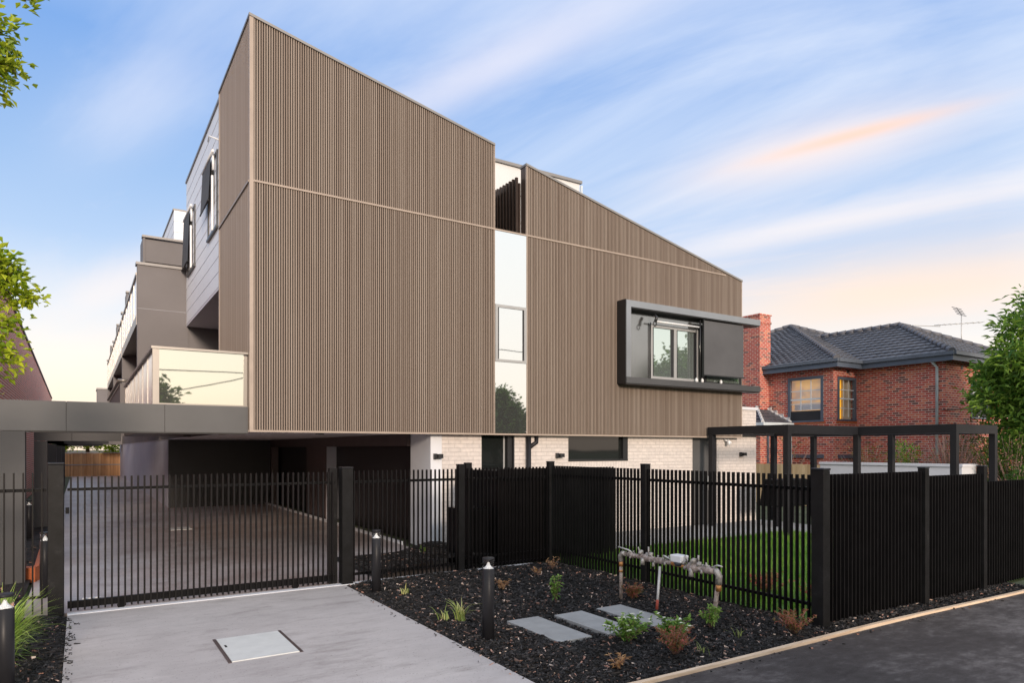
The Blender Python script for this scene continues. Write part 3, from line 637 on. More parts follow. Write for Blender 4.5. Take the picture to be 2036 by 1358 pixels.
# ------------------------------------------------------------------ garden fences
def fence(name,label,axis,fix,a0,a1,pitch,ztop,rails,posts,ptop,group=None,zb=.03,panels=None,dp=.04,wd=.016,pw=.11,extra=None):
    """axis 'x': runs along X at y=fix; axis 'y': runs along Y at x=fix"""
    base=(a0,fix,0) if axis=='x' else (fix,a0,0)
    F=thing(name,base,label,'fence',group)
    def bx(m,s0,s1,c0,c1,z0,z1):
        m.box(s0,s1,c0,c1,z0,z1) if axis=='x' else m.box(c0,c1,s0,s1,z0,z1)
    spans=panels or [(a0,a1,ztop)]
    for s0,s1,zt in spans:
        m=MB(); n=round((s1-s0)/pitch)
        for i in range(n):
            a=s0+(i+.5)*(s1-s0)/n; bx(m,a-wd/2,a+wd/2,fix-dp/2,fix+dp/2,zb,zt)
        m.build('picket_panel','picket_metal',F)
        for z0,z1,th in rails:
            m=MB(); bx(m,s0,s1,fix+dp/2+.001,fix+dp/2+.001+th,z0,z1) ; m.build('rail','black_metal',F)
    for p in posts:
        m=MB(); bx(m,p-pw/2,p+pw/2,fix-pw/2,fix+pw/2,0,ptop); po=m.build('post','post_metal',F,.004)
        m=MB(); bx(m,p-pw/2-.006,p+pw/2+.006,fix-pw/2-.006,fix+pw/2+.006,ptop+.001,ptop+.02); m.build('post_cap','charcoal_metal',po,.008)
    return F
rl=[(1.56,1.60,.03),(.12,.16,.03)]
fence('picket_fence','black metal picket fence at far left beside the strappy grass','x',10.36,-1.6,-.36,.0975,1.80,[(1.56,1.60,.03),(.22,.25,.03)],[],1.9)
gt=fence('sliding_gate','wide black metal picket gate across the concrete driveway','x',10.28,-.14,3.30,.0745,1.745,[(1.565,1.60,.03),(.07,.16,.05)],[],1.8,zb=.045,wd=.021); gt['category']='gate'
for x in (.45,2.7):
    wv=MB().tube([(x,10.29,.05),(x,10.33,.05)],.045,16).build('wheel','black_metal',gt)
MB().box(3.24,3.36,10.36,10.47,0,1.80).build('catch_post','post_metal',gt,.004)
MB().box(-.16,-.12,10.24,10.3,1.28,1.36).build('latch','black_metal',gt)
mb=MB().box(.02,.22,10.40,10.47,.10,.16); mo=mb.build('gate_stop','white_plastic',gt)
G1=thing('gate_post',(-.26,10.31,0),'thick black steel post left of the driveway gate','post','thick posts either side of the gate')
MB().box(-.345,-.175,10.22,10.40,0,1.90).build('shaft','post_metal',G1,.006)
MB().box(-.35,-.17,10.215,10.405,1.901,1.925).build('cap','charcoal_metal',G1,.008)
G2=copy_tree(G1); G2.location=(3.47,10.28,-.105); G2['label']='thick black steel post right of the driveway gate with pale top'
fence('picket_fence','black metal picket fence between driveway gate and the back bollard','x',10.28,3.56,5.42,.0775,1.755,rl,[5.47],1.82)
pg=fence('garden_gate','black picket panel in the inner corner beside the low cabinet','x',10.28,5.58,7.30,.075,1.77,[(1.56,1.60,.03),(.20,.24,.03),(.06,.09,.03)],[],1.8)
MB().box(5.63,5.74,10.36,10.47,0,1.86).build('gate_stile','post_metal',pg,.004)
fence('picket_fence','black metal picket fence running behind the old pipework towards the footpath','y',7.35,4.86,10.2,.08,1.79,[(1.60,1.64,.03),(.22,.26,.03)],[10.28,7.77],1.85,wd=.022)
fr=fence('picket_fence','black metal picket fence stepping down along the asphalt footpath','x',4.77,7.36,13.5,.08,1.8,[],[9.55,11.20],1.835,panels=[(7.43,9.49,1.80),(9.62,11.14,1.735),(11.27,13.6,1.615)],zb=.06,pw=.10)
for z in (1.60,.2): 
    for a,b in ((7.43,9.49),(9.62,11.14),(11.27,13.6)): MB().box(a,b,4.80,4.83,z-.07,z-.03).build('rail','black_metal',fr)
cpst=thing('corner_post',(7.30,4.78,0),'wide black corner post where the fence turns along the footpath','post')
MB().box(7.21,7.34,4.70,4.86,0,1.85).build('shaft','post_metal',cpst,.006); MB().box(7.203,7.347,4.693,4.867,1.851,1.875).build('cap','charcoal_metal',cpst,.008)
# black box standing in for further fence behind the corner; low cabinet
en=thing('fence_block',(7.7,10.5,0),'tall black slatted box standing in for more fence behind the inner corner','fence stand-in')
MB().box(6.33,9.05,10.46,11.5,.02,1.70).build('body','black_metal',en)
m=MB()
for i in range(36): x=6.34+i*.0755; m.box(x,x+.03,10.435,10.459,.05,1.74)
m.build('slat_face','picket_metal',en)
ca=thing('service_cabinet',(5.95,10.9,0),'low black cabinet behind the fence beside the tall slatted box','cabinet')
MB().box(5.60,6.22,10.6,11.0,.05,1.05).build('body','black_metal',ca,.006); MB().box(5.63,5.90,10.585,10.599,.08,1.0).box(5.92,6.19,10.585,10.599,.08,1.0).build('door','picket_metal',ca)

# ------------------------------------------------------------------ bollard lights
def bollard(x,y,label):
    b=thing('bollard_light',(x,y,0),label,'bollard','charcoal bollard lights along the driveway')
    MB().lathe(x,y,[(.066,0),(.066,.80),(.062,.803)],32).build('shaft','charcoal_metal',b)
    MB().lathe(x,y,[(.060,.806),(.050,.812),(.030,.828),(.018,.845),(.012,.862),(.006,.872)],32).build('reflector','reflector',b)
    MB().lathe(x,y,[(.061,.805),(.061,.895)],32).build('glass','clear_glass',b)
    MB().lathe(x,y,[(.064,.896),(.067,.900),(.067,.915),(.060,.922),(.02,.925)],32).build('cap','charcoal_metal',b)
    return b
b0=bollard(3.73,6.37,'charcoal bollard light standing in mulch beside the yellowing flax')
for x,y,l in ((3.63,9.42,'charcoal bollard light close to the right driveway gate post'),(-.52,6.89,'nearest charcoal bollard light beside the strappy grass at far left'),
              (-.42,11.66,'charcoal bollard light behind the left gate post'),(-1.0,19.2,'small far bollard light in front of the dark portal column')):
    q=copy_tree(b0); q.location=(x,y,0); q['label']=l

# ------------------------------------------------------------------ stepping stones and hatch
for (x0,y0,x1,y1),l in zip(((4.26,5.80,4.70,6.84),(4.90,5.76,5.33,6.78),(5.56,5.76,5.97,6.77)),('grey paving slab nearest the driveway','middle grey paving slab of the three in the mulch','grey paving slab closest to the old pipework')):
    j=[random.uniform(-.01,.01) for _ in range(4)]
    o=MB().hexa([(x0,y0+j[0],.0),(x1,y0+j[1],.0),(x1,y1+j[2],.0),(x0,y1+j[3],.0)],[(x0,y0+j[0],.062),(x1,y0+j[1],.062),(x1,y1+j[2],.062),(x0,y1+j[3],.062)]).build('stepping_stone','paver',None,.004)
    tag(o,l,'paving slab','grey paving slabs set in the mulch')
h=thing('access_cover',(1.56,7.53,0),'pale rectangular steel access cover set in the concrete driveway','access cover')
MB().box(1.25,1.90,7.08,8.0,.008,.021).build('plate','hatch_steel',h)
for a in (1.215,1.905): MB().box(a,a+.03,7.06,8.02,.006,.019).build('edge_frame','dark_brown',h)
MB().box(1.28,1.30,7.62,7.70,.0215,.023).build('lifting_slot','black_metal',h)
o=MB().box(1.95,2.45,19.35,19.95,.010,.02).build('drain_grate','hatch_steel'); tag(o,'small pale drain cover in the driveway behind the gate','drain cover')
# terracotta trough and pale block in the left bed
t_=thing('edging_trough',(-.8,13.4,0),'orange terracotta trough in the left garden bed behind the fence','planter')
MB().hexa([(-1.25,13.3,0),(-.60,13.0,0),(-.55,13.2,0),(-1.2,13.5,0)],[(-1.30,13.3,.20),(-.60,13.0,.24),(-.55,13.2,.24),(-1.25,13.5,.2)]).build('front_board','terracotta',t_)
MB().hexa([(-.62,13.2,0),(-.56,13.2,0),(-.60,17.0,0),(-.66,17,0)],[(-.62,13.2,.24),(-.56,13.2,.24),(-.60,17.0,.24),(-.66,17,.24)]).build('side_board','terracotta',t_)

# ------------------------------------------------------------------ old backflow pipework
P=thing('water_pipework',(6.25,6.3,0),'weathered exposed water pipe with valves and white meter standing in mulch','pipework')
xz=6.25
def leg(a,b,r,mat,name='leg'): return MB().tube([a,b],r,14).build(name,mat,P)
l1=leg((6.21,7.04,-.02),(6.22,7.05,.60),.024,'old_pipe'); MB().tube([(6.22,7.05,.50),(6.22,7.05,.57)],.031,12).tube([(6.215,7.045,.42),(6.215,7.045,.45)],.028,12).build('coupling','copper',l1)
l2=leg((6.35,5.57,-.02),(6.28,5.42,.58),.027,'old_pipe'); MB().tube([(6.285,5.425,.44),(6.28,5.42,.52)],.034,12).build('coupling','copper',l2)
l3=leg((6.12,6.27,-.02),(6.24,6.33,.60),.017,'galv'); MB().tube([(6.132,6.276,.07),(6.155,6.288,.19)],.0178,12).build('rust_band','rust_red',l3)
MB().tube([(6.22,7.05,.56),(6.22,7.06,.64),(6.22,7.02,.68),(6.225,6.96,.68)],.034,12).build('elbow','brass',P)
MB().tube([(6.28,5.42,.52),(6.275,5.41,.62),(6.27,5.44,.665),(6.27,5.50,.67)],.040,12).build('elbow','brass',P)
def yl(y,z): # along the run
    return (6.25,y,z)
zz_=lambda y:.672+.0*(y)
run=MB()
ys=[7.02,6.9,6.88,6.84,6.82,6.7,6.66,6.5,6.46,6.40,6.38,6.3,6.26,6.1]; rs=[.028,.028,.040,.040,.028,.03,.045,.045,.034,.034,.042,.042,.028,.028]
run.tube([yl(y,.67) for y in ys],rs,14); run.tube([yl(y,.665) for y in (5.9,5.86,5.84,5.72,5.70,5.62,5.60,5.5,5.46)],[.028,.028,.055,.06,.034,.034,.042,.042,.03],14)
run.build('pipe_run','old_pipe',P)
MB().tube([yl(6.17,.67),yl(6.10,.67),yl(5.88,.66)],[.02,.034,.026],12).build('copper_union','copper',P)
def valve(y,z,s):
    m=MB(); rr=random.Random(int(y*100))
    for i in range(9):
        a=rr.uniform(-.09,.09)*s; b=rr.uniform(-.02,.05)*s; c=rr.uniform(.012,.03)*s
        p=(6.25+rr.uniform(-.03,.03),y+a,z+b); m.tube([(p[0],p[1]-c*.6,p[2]-c*.3),(p[0],p[1],p[2]),(p[0],p[1]+c*.6,p[2]+c*.4)],[c*.55,c*1.15,c*.6],7)
    m.tube([(6.25,y-.05*s,z+.03),(6.25,y-.05*s,z+.09*s)],.011,8); m.tube([(6.25,y+.06*s,z+.03),(6.23,y+.07*s,z+.075*s)],.010,8); m.tube([(6.22,y,z-.02),(6.20,y-.01,z-.075*s)],.02*s,8)
    return m.build('valve_body','brass',P)
valve(6.62,.69,1.45); valve(6.42,.655,.9); valve(5.78,.68,1.6); valve(5.62,.68,.8); valve(6.22,.69,.7); valve(6.86,.68,.6)
m=MB().hexa([(6.175,6.085,.70),(6.175,5.915,.70),(6.305,5.915,.70),(6.305,6.085,.70)],[(6.17,6.095,.79),(6.17,5.905,.79),(6.31,5.905,.79),(6.31,6.095,.79)]).build('meter_box','white_plastic',P,.012)
MB().tube([(6.24,6.0,.655),(6.24,6.0,.70)],[.05,.07],14).build('meter_base','dark_plastic',m)
for q in ([(6.25,6.86,.71),(6.24,6.93,.735),(6.20,7.08,.76)],[(6.25,6.13,.70),(6.22,6.22,.745),(6.22,6.25,.75)],[(6.25,5.52,.70),(6.24,5.40,.745),(6.22,5.32,.745)]): MB().tube(q,[.008,.011,.009],8).build('valve_lever','galv',P)

# ------------------------------------------------------------------ plants
def leafy(c,rx,ry,rz,n,L,W,mat,name='foliage',parent=None,tlo=0,thi=1,shell=.5,rnd=random,up=.3):
    m=MB(); c=Vector(c)
    for _ in range(n):
        v=Vector((rnd.gauss(0,1),rnd.gauss(0,1),rnd.gauss(0,1))).normalized(); r=rnd.random()**shell
        p=c+Vector((v.x*rx,v.y*ry,v.z*rz))*r
        d=(v+Vector((rnd.gauss(0,.6),rnd.gauss(0,.6),rnd.gauss(0,.5)+up))).normalized()
        m.leaf(p,d,Vector((rnd.gauss(0,.5),rnd.gauss(0,.5),1)),L*rnd.uniform(.6,1.3),W*rnd.uniform(.7,1.2),rnd.uniform(tlo,thi))
    return m.build(name,mat,parent)
def stems_plant(name,loc,label,cat,mat,n,h,spread,L,W,group=None,nst=9,flowers=0,tl=(0,1)):
    t=thing(name,loc,label,cat,group); m=MB(); lf=MB(); x,y,z=loc; fl=MB()
    for i in range(nst):
        a=random.random()*TAU; r=random.uniform(.2,1)*spread; hh=h*random.uniform(.55,1.05)
        p0=Vector((x,y,z)); p2=Vector((x+math.cos(a)*r,y+math.sin(a)*r,z+hh)); p1=(p0+p2)/2+Vector((0,0,hh*.15))
        m.tube([p0,p1,p2],[.004,.003,.002],5)
        for j in range(n//nst):
            f=random.uniform(.25,1); q=p0.lerp(p1,f*2) if f<.5 else p1.lerp(p2,f*2-1)
            d=Vector((random.gauss(0,1),random.gauss(0,1),random.gauss(.35,.5)))
            lf.leaf(q,d,Vector((0,0,1)),L*random.uniform(.6,1.2),W*random.uniform(.7,1.2),random.uniform(*tl))
        if flowers and random.random()<.85:
            for _ in range(flowers):
                c=p2+Vector((random.gauss(0,.02),random.gauss(0,.02),random.gauss(0,.01)))
                for kq in range(5): aa=TAU*kq/5; fl.leaf(c,Vector((math.cos(aa),math.sin(aa),.35)),Vector((0,0,1)),.024,.018,0)
    m.build('stems','twig',t); lf.build('leaves',mat,t)
    if flowers: fl.build('flowers','petal',t)
    return t
def strappy(name,loc,label,mat,n,L,W,lean=1.0,bias=(0,0),tl=(0,1),group=None,cat='plant'):
    t=thing(name,loc,label,cat,group); m=MB(); x,y,z=loc
    for i in range(n):
        a=random.random()*TAU; d=Vector((math.cos(a)+bias[0],math.sin(a)+bias[1],0)); d=d.normalized() if d.length>.1 else Vector((1,0,0))
        s_=Vector((-d.y,d.x,0)); l=L*random.uniform(.55,1.1); w_=W*random.uniform(.6,1.1); k_=random.uniform(.25,1.0)*lean
        p=Vector((x+random.gauss(0,.03),y+random.gauss(0,.03),z)); el=R(random.uniform(60,88)); ti=random.uniform(*tl); prev=None; N_=6
        for j in range(N_+1):
            ww=w_*(1-(j/N_)**2)*.5+.0006
            cur=(p-s_*ww,p+s_*ww)
            if prev: m.quad(prev[0],prev[1],cur[1],cur[0],tint=ti,sm=True)
            prev=cur; e=el-k_*(j/N_)**1.3*R(115); p=p+(d*math.cos(e)+Vector((0,0,1))*math.sin(e))*(l/N_)
    m.build('blades',mat,t); return t
strappy('strappy_grass',(-.66,8.30,.02),'large bright green strappy grass clump beside the left gate post','leaf_grass',420,.74,.014,1.0,(.35,.0),group='strappy grass clumps in the left bed')
strappy('strappy_grass',(-.72,7.55,.02),'lower bright green strappy grass clump behind the nearest bollard','leaf_grass',300,.64,.013,1.0,(.3,-.2),group='strappy grass clumps in the left bed')
strappy('strappy_grass',(-1.25,9.0,.02),'green strappy grass clump at the very left edge','leaf_grass',120,.6,.010,1.0,(.2,-.2),group='strappy grass clumps in the left bed')
strappy('flax_plant',(3.86,7.25,.03),'yellowing variegated flax in the mulch left of the bollard','leaf_flax',26,.36,.024,1.1,(0,0))
strappy('flax_plant',(3.70,7.42,.03),'small drooping flax offset on the left of the larger yellowing flax','leaf_flax',10,.22,.018,1.3,(-.4,.3))
strappy('seedling',(3.92,9.02,.03),'tiny yellow green seedling beside the back bollard','leaf_flax',14,.15,.018,1.0)
stems_plant('young_shrub',(5.37,7.38,.03),'upright young green shrub alone in the middle of the mulch','shrub','leaf_shrub',160,.38,.09,.06,.034,nst=6,tl=(.1,.9))
stems_plant('flowering_shrub',(4.90,5.45,.03),'green shrub with white flowers in front of the middle slab','shrub','leaf_shrub',620,.29,.27,.06,.03,group='white flowered shrubs by the footpath',nst=16,flowers=2)
stems_plant('flowering_shrub',(5.42,5.30,.03),'green shrub with white flowers behind the red nandina','shrub','leaf_shrub',560,.26,.25,.06,.03,group='white flowered shrubs by the footpath',nst=14,flowers=2,tl=(0,.8))
stems_plant('young_shrub',(6.10,5.38,.03),'small green shrub at the foot of the right pipe leg','shrub','leaf_shrub',240,.28,.17,.055,.028,nst=9,tl=(.2,1))
for x,y,hh,sp,l,mt in ((5.00,4.86,.28,.22,'red leaved nandina at the kerb in front of the white flowers','leaf_redgreen'),(6.72,4.72,.22,.26,'reddish green nandina at the foot of the corner post','leaf_redgreen'),(6.36,6.98,.20,.18,'small red nandina behind the left pipe leg','leaf_redgreen')):
    stems_plant('nandina',(x,y,.03),l,'shrub',mt,900,hh*1.1,sp,.042,.015,group='red tinted nandinas',nst=26)
for x,y,n,hh,sp,l in ((5.22,8.50,90,.16,.16,'curled dead brown plant just right of the front bollard'),(6.30,9.2,60,.10,.12,'low dead brown tuft near the inner fence corner'),(6.80,9.45,60,.20,.16,'dead pale leaved sprig closest to the inner fence corner'),(4.25,4.86,70,.14,.12,'dry brown tuft by the kerb at the bottom edge')):
    stems_plant('dead_plant',(x,y,.03),l,'plant','leaf_dead',n,hh,sp,.06,.022,group='dried brown plants in the mulch',nst=8)
for x,y,l in ((6.05,4.95,'thin green grass tuft between the two nandinas'),(5.75,5.62,'thin grass tuft beside the right hand slab'),(5.28,4.78,'small green weed at the kerb right of the red nandina')):
    strappy('grass_tuft',(x,y,.03),l,'leaf_flax',14,.15,.006,.8,group='thin grass tufts in the mulch',tl=(0,.4))
stems_plant('hedge_plant',(8.3,6.3,.02),'row of red and green low plants just inside the corner fence','shrub','leaf_redgreen',500,.3,.5,.07,.03,nst=24)
stems_plant('hedge_plant',(8.2,5.3,.02),'red and green low plants inside the fence nearest the footpath','shrub','leaf_redgreen',500,.3,.4,.07,.03,nst=24)
stems_plant('weed',(5.2,11.2,.2),'small green weed on the mulch mound behind the picket fence','plant','leaf_mid',40,.18,.1,.05,.03,nst=5)

# ------------------------------------------------------------------ pergola
pe=thing('pergola',(14.4,10.3,0),'black steel pergola frame standing over the garden path','pergola')
zt,zb_=2.68,2.47
for x,y in ((14.35,12.6),(14.35,10.3),(17.27,12.85),(17.27,10.3),(17.27,7.93),(19.2,12.85),(19.2,10.45),(19.2,7.93)):
    MB().box(x-.07,x+.07,y-.07,y+.07,0,zb_).build('post','charcoal_metal',pe,.004)
for b in ((14.28,14.42,10.37,12.7),(17.20,17.34,10.37,12.78),(19.13,19.27,8.0,12.78),(17.20,17.34,8.0,10.23)):
    MB().box(*b,zb_,zt).build('beam','charcoal_metal',pe)
for b in ((14.28,17.34,10.23,10.37),(17.2,19.27,7.86,8.0),(14.42,19.27,12.78,12.92)):
    MB().box(*b,zb_-.001,zt+.001).build('beam','charcoal_metal',pe)

# ------------------------------------------------------------------ boundary walls and paling fences
bw_=thing('garden_wall',(22.5,10.1,0),'pale rendered boundary wall with capping behind the pergola','wall')
MB().box(22.5,22.72,10.13,14.8,0,1.55).box(22.72,23.4,10.13,10.35,0,1.55).build('wall','pale_render',bw_); MB().box(22.46,22.76,10.09,14.82,1.55,1.63).box(22.76,23.44,10.09,10.39,1.55,1.63).build('capping','pale_render',bw_)
def paling(name,label,axis,fix,a0,a1,top,mat,rails):
    t=thing(name,(a0,fix,0) if axis=='x' else (fix,a0,0),label,'fence'); m=MB(); a=a0; i=0
    while a<a1:
        z=top+random.uniform(-.015,.015)
        if axis=='x': m.box(a,a+.095,fix,fix+.02,0,z,i)
        else: m.box(fix,fix+.02,a,a+.095,0,z,i)
        a+=.1; i+=1
    m.build('palings',mat,t)
    for z in rails:
        r=MB()
        if axis=='x': r.box(a0,a1,fix-.05,fix-.002,z,z+.07)
        else: r.box(fix-.05,fix-.002,a0,a1,z,z+.07)
        r.build('rail','joint_grey' if mat=='paling_brown' else mat,t)
    return t
paling('paling_fence','pale new timber paling fence beyond the cream brick wall','y',22.5,14.82,24,1.52,'paling_new',[])
pf=paling('paling_fence','brown timber paling fence at the far end of the driveway','x',60.9,-2.5,2.6,1.74,'paling_brown',[.85]); MB().box(-2.5,2.6,60.85,60.95,1.75,1.83).build('capping','light_block',pf)

# ------------------------------------------------------------------ brick house on the right
H=thing('brick_house',(25.2,16,0),'two storey red brick house with charcoal tiled hip roof and chimney','house')
m=MB()
# wall facing left at X=25.2 with window opening y 16.43..18.04, z 3.26..5.05
m.box(25.2,25.45,16.25,16.43,0,5.6).box(25.2,25.45,18.04,24,0,5.6).box(25.2,25.45,16.43,18.04,0,3.24).box(25.2,25.45,16.43,18.04,5.07,5.6)
# wall facing the street at Y=16, window 25.5..26.74
m.box(25.2,25.47,16.0,16.25,0,5.6).box(26.74,26.86,16.0,16.25,0,5.6).box(25.47,26.74,16.0,16.25,0,3.27).box(25.47,26.74,16.0,16.25,5.0,5.6)
m.box(26.86,27.1,12.64,16.0,0,5.6)
m.box(27.1,28.76,12.64,12.9,0,5.6).box(28.76,30.1,12.64,12.9,0,3.3).box(28.76,30.1,12.64,12.9,4.6,5.6).box(30.1,34.4,12.64,12.9,0,5.6)
m.box(27.1,34,16,24,0,5.4)
m.build('wall','red_brick',H)
def house_window(x0,x1,y0,y1,z0,z1,axis,room,name='window'):
    # frame around the opening, sash bars, room light behind
    f=MB(); e=.11
    if axis=='y':   # opening in a wall facing -X; x0 is the face
        f.box(x0-.03,x0+.08,y0,y0+e,z0,z1).box(x0-.03,x0+.08,y1-e,y1,z0,z1).box(x0-.03,x0+.08,y0+e,y1-e,z1-e,z1).box(x0-.05,x0+.08,y0-.03,y1+.03,z0-.07,z0)
        f=f.build(name,'blue_timber',H); zm=(z0+z1)/2-.02
        s=MB().box(x0+.02,x0+.06,y0+e,y1-e,zm-.03,zm+.03); bl=(y1-y0-2*e)
        for i in (1,2): yy=y0+e+bl*i/3; s.box(x0+.025,x0+.045,yy-.015,yy+.015,zm+.03,z1-e).box(x0+.025,x0+.045,yy-.015,yy+.015,z0+.42,zm-.03)
        s.box(x0+.027,x0+.043,y0+e,y1-e,zm+.34,zm+.37).box(x0+.027,x0+.043,y0+e,y1-e,zm-.2,zm-.17); s.build('sash_bars','gutter_light',f)
        MB().box(x0+.02,x0+.07,y0+e,y1-e,z0,z0+.40).build('lower_sash','black_frame',f)
        MB().box(x0+.3,x0+.32,y0-.1,y1+.1,z0,z1).build('room_light',room,f)
        MB().box(x0+.29,x0+.297,y0+e,y1-e,z0+.45,z0+.68).build('curtain','white_board',f)
    else:
        y=y0
        f.box(x0,x0+e,y-.03,y+.08,z0,z1).box(x1-e,x1,y-.03,y+.08,z0,z1).box(x0+e,x1-e,y-.03,y+.08,z1-e,z1).box(x0-.03,x1+.03,y-.05,y+.08,z0-.07,z0)
        f=f.build(name,'blue_timber',H); zm=(z0+z1)/2-.02
        s=MB().box(x0+e,x1-e,y+.02,y+.06,zm-.03,zm+.03); bl=(x1-x0-2*e)
        for i in (1,2): xx=x0+e+bl*i/3; s.box(xx-.015,xx+.015,y+.025,y+.045,z0+.1,zm-.03).box(xx-.015,xx+.015,y+.025,y+.045,zm+.03,z1-e)
        s.box(x0+e,x1-e,y+.027,y+.043,zm+.34,zm+.37).box(x0+e,x1-e,y+.027,y+.043,zm-.4,zm-.37); s.build('sash_bars','gutter_light',f)
        MB().box(x0,x1,y+.3,y+.32,z0,z1).build('room_light',room,f)
        if room=='yellow_room': MB().box(x0+bl*.66,x1,y+.2,y+.28,z0,z1).build('curtain','wall_cream',f)
    return f
house_window(25.2,0,16.43,18.04,3.26,5.05,'y','lit_room'); house_window(25.47,26.74,16.0,0,3.29,4.98,'x','yellow_room')
wn=house_window(28.76,30.1,12.64,0,3.32,4.58,'x','white_board'); MB().box(28.87,29.99,12.60,12.63,3.36,4.1).build('insect_screen','charcoal_metal',wn)
MB().box(25.17,25.25,16.35,18.1,3.12,3.19).box(25.4,26.8,15.97,16.05,3.13,3.20).build('sill','terracotta',H)
MB().box(25.19,25.22,15.99,16.01,0.0,0.01).box(26.1,26.28,15.985,16.0,5.15,5.3).box(28.0,28.15,12.62,12.64,5.1,5.25).build('air_vent','dark_brown',H)
MB().box(25.12,25.2,16.4,18.0,1.72,1.86).box(25.5,26.7,15.93,16.0,1.72,1.86).build('lower_window_head','blue_timber',H)
# chimney
ch=MB().box(24.6,25.32,19.0,20.6,0,7.86).box(24.57,25.35,18.97,20.63,7.5,7.6).build('chimney','red_brick',H)
MB().box(24.56,25.36,18.96,20.64,7.861,7.92).build('chimney_cap','orange_brick',ch)
# tiled roofs
def roof_plane(m,e0,e1,r0,r1,tile=.30,course=.34,row0=0):
    """eave e0->e1, ridge r0->r1 (may coincide)"""
    e0,e1,r0,r1=map(Vector,(e0,e1,r0,r1)); n=(e1-e0).cross(r0-e0 if (r0-e0).length>.1 else r1-e0).normalized()
    if n.z<0: n=-n
    u=(e1-e0).normalized(); H_=((r0-e0)-u*((r0-e0).dot(u))).length; nr=max(2,int(H_/course))
    for i in range(nr):
        v0,v1=i/nr,(i+1)/nr
        a0,b0_=e0.lerp(r0,v0),e1.lerp(r1,v0); a1,b1_=e0.lerp(r0,v1),e1.lerp(r1,v1)
        w0=(b0_-a0).length; nt_=max(1,int(w0/tile)); sub=4
        prev=None
        for j in range(nt_*sub+1):
            f=j/(nt_*sub); ph=(j%sub)/sub; hgt=.028*math.sin(ph*math.pi)
            lo=a0.lerp(b0_,f)+n*(.045+hgt); hi=a1.lerp(b1_,f)+n*(.005+hgt*.8); bo=a0.lerp(b0_,f)+n*(-.01)
            if prev: m.quad(prev[0],lo,hi,prev[1],tint=(i*131+j//sub)+.0); m.quad(prev[2],bo,lo,prev[0],tint=i*131.)
            prev=(lo,hi,bo)
ez=5.58
rm=MB()
A=(24.8,15.6,ez); Bc=(38.8,15.6,ez); P1=(31.8,22.6,8.55); D=(24.8,29.6,ez)
roof_plane(rm,D,A,P1,P1); 
A2=(24.8,15.6,ez); 
roof_plane(rm,A,Bc,P1,P1)
# second roof, in front
E1=(26.5,12.25,ez); F1=(34.4,12.25,ez); Pk=(30.45,16.2,7.5); Rk=(30.45,21.2,7.5)
roof_plane(rm,(26.5,17.2,ez),E1,(30.45,21.2,7.5),Pk); roof_plane(rm,E1,F1,Pk,Pk); roof_plane(rm,F1,(34.4,20,ez),Pk,(30.45,20,7.5))
rf=rm.build('roof','roof_tile',H)
rd=MB()
for a,b in ((A,P1),(D,P1),(Bc,P1),(E1,Pk),(F1,Pk),(Pk,Rk)):
    a,b=Vector(a)+Vector((0,0,.06)),Vector(b)+Vector((0,0,.06)); nseg=int((b-a).length/.4)
    for i in range(nseg): rd.tube([a.lerp(b,i/nseg),a.lerp(b,(i+1)/nseg)],[.13,.10],8)
rd.build('ridge_tiles','ridge_tile',rf)
gu=MB().box(24.72,24.84,15.52,19.0,5.5,5.62).box(24.84,26.5,15.5,15.6,5.5,5.62).box(26.38,26.5,12.15,15.6,5.5,5.62).box(26.5,34.4,12.1,12.22,5.5,5.62).build('gutter','gutter_paint',H)
MB().box(24.84,25.2,15.6,19.0,5.42,5.5).box(25.2,26.9,15.6,16.0,5.42,5.5).box(26.5,26.86,12.22,15.6,5.42,5.5).box(26.86,34,12.22,12.64,5.42,5.5).box(24.80,24.84,15.58,19,5.3,5.5).box(24.84,26.48,15.58,15.62,5.3,5.5).box(26.46,26.5,12.2,15.6,5.3,5.5).box(26.5,34.4,12.2,12.24,5.3,5.5).build('eave_board','blue_timber',H)
MB().tube([(26.55,12.95,5.5),(26.55,12.95,5.3),(26.78,12.9,5.12),(26.78,12.9,0)],.05,10).build('downpipe','gutter_light',H)
MB().tube([(25.1,17.85,3.0),(25.1,17.85,0)],.05,10).build('downpipe','gutter_light',H)
MB().tube([(26.8,12.8,3.55),(26.83,12.62,3.52),(30,12.60,3.75)],.012,6).build('cable','wire',H)
# porch roof
pr=MB(); roof_plane(pr,(23.3,17.85,3.14),(25.2,17.85,3.14),(25.2,19.75,4.13),(25.2,19.75,4.13),.3,.3); roof_plane(pr,(23.3,22,3.14),(23.3,17.85,3.14),(25.2,22,4.13),(25.2,19.75,4.13),.3,.3)
pr=pr.build('porch_roof','roof_tile',H)
fl=MB(); 
for a,b in (((23.3,17.85,3.2),(25.18,19.73,4.19)),((25.17,19.75,4.18),(25.17,17.85,3.2))):
    a,b=Vector(a),Vector(b)
    for i in range(9): fl.tube([a.lerp(b,i/9),a.lerp(b,(i+1)/9)],[.07,.05],8)
for i in range(6): fl.box(25.14,25.19,17.95+i*.3,18.12+i*.3,3.25+i*.155,3.42+i*.155)
fl.build('flashing','cement',pr)
MB().box(23.2,25.2,17.74,17.85,3.05,3.17).box(23.2,23.3,17.85,22,3.05,3.17).build('porch_gutter','gutter_light',pr)
MB().box(23.6,25.19,18.2,18.4,0,3.05).box(23.6,23.8,18.4,22,0,3.05).build('porch_wall','red_brick',H)
MB().box(24.0,24.12,18.15,18.2,0,3.0).build('porch_window_frame','blue_timber',H); MB().tube([(24.3,18.1,2.9),(24.3,18.1,1.2)],.05).build('downpipe','gutter_light',H)
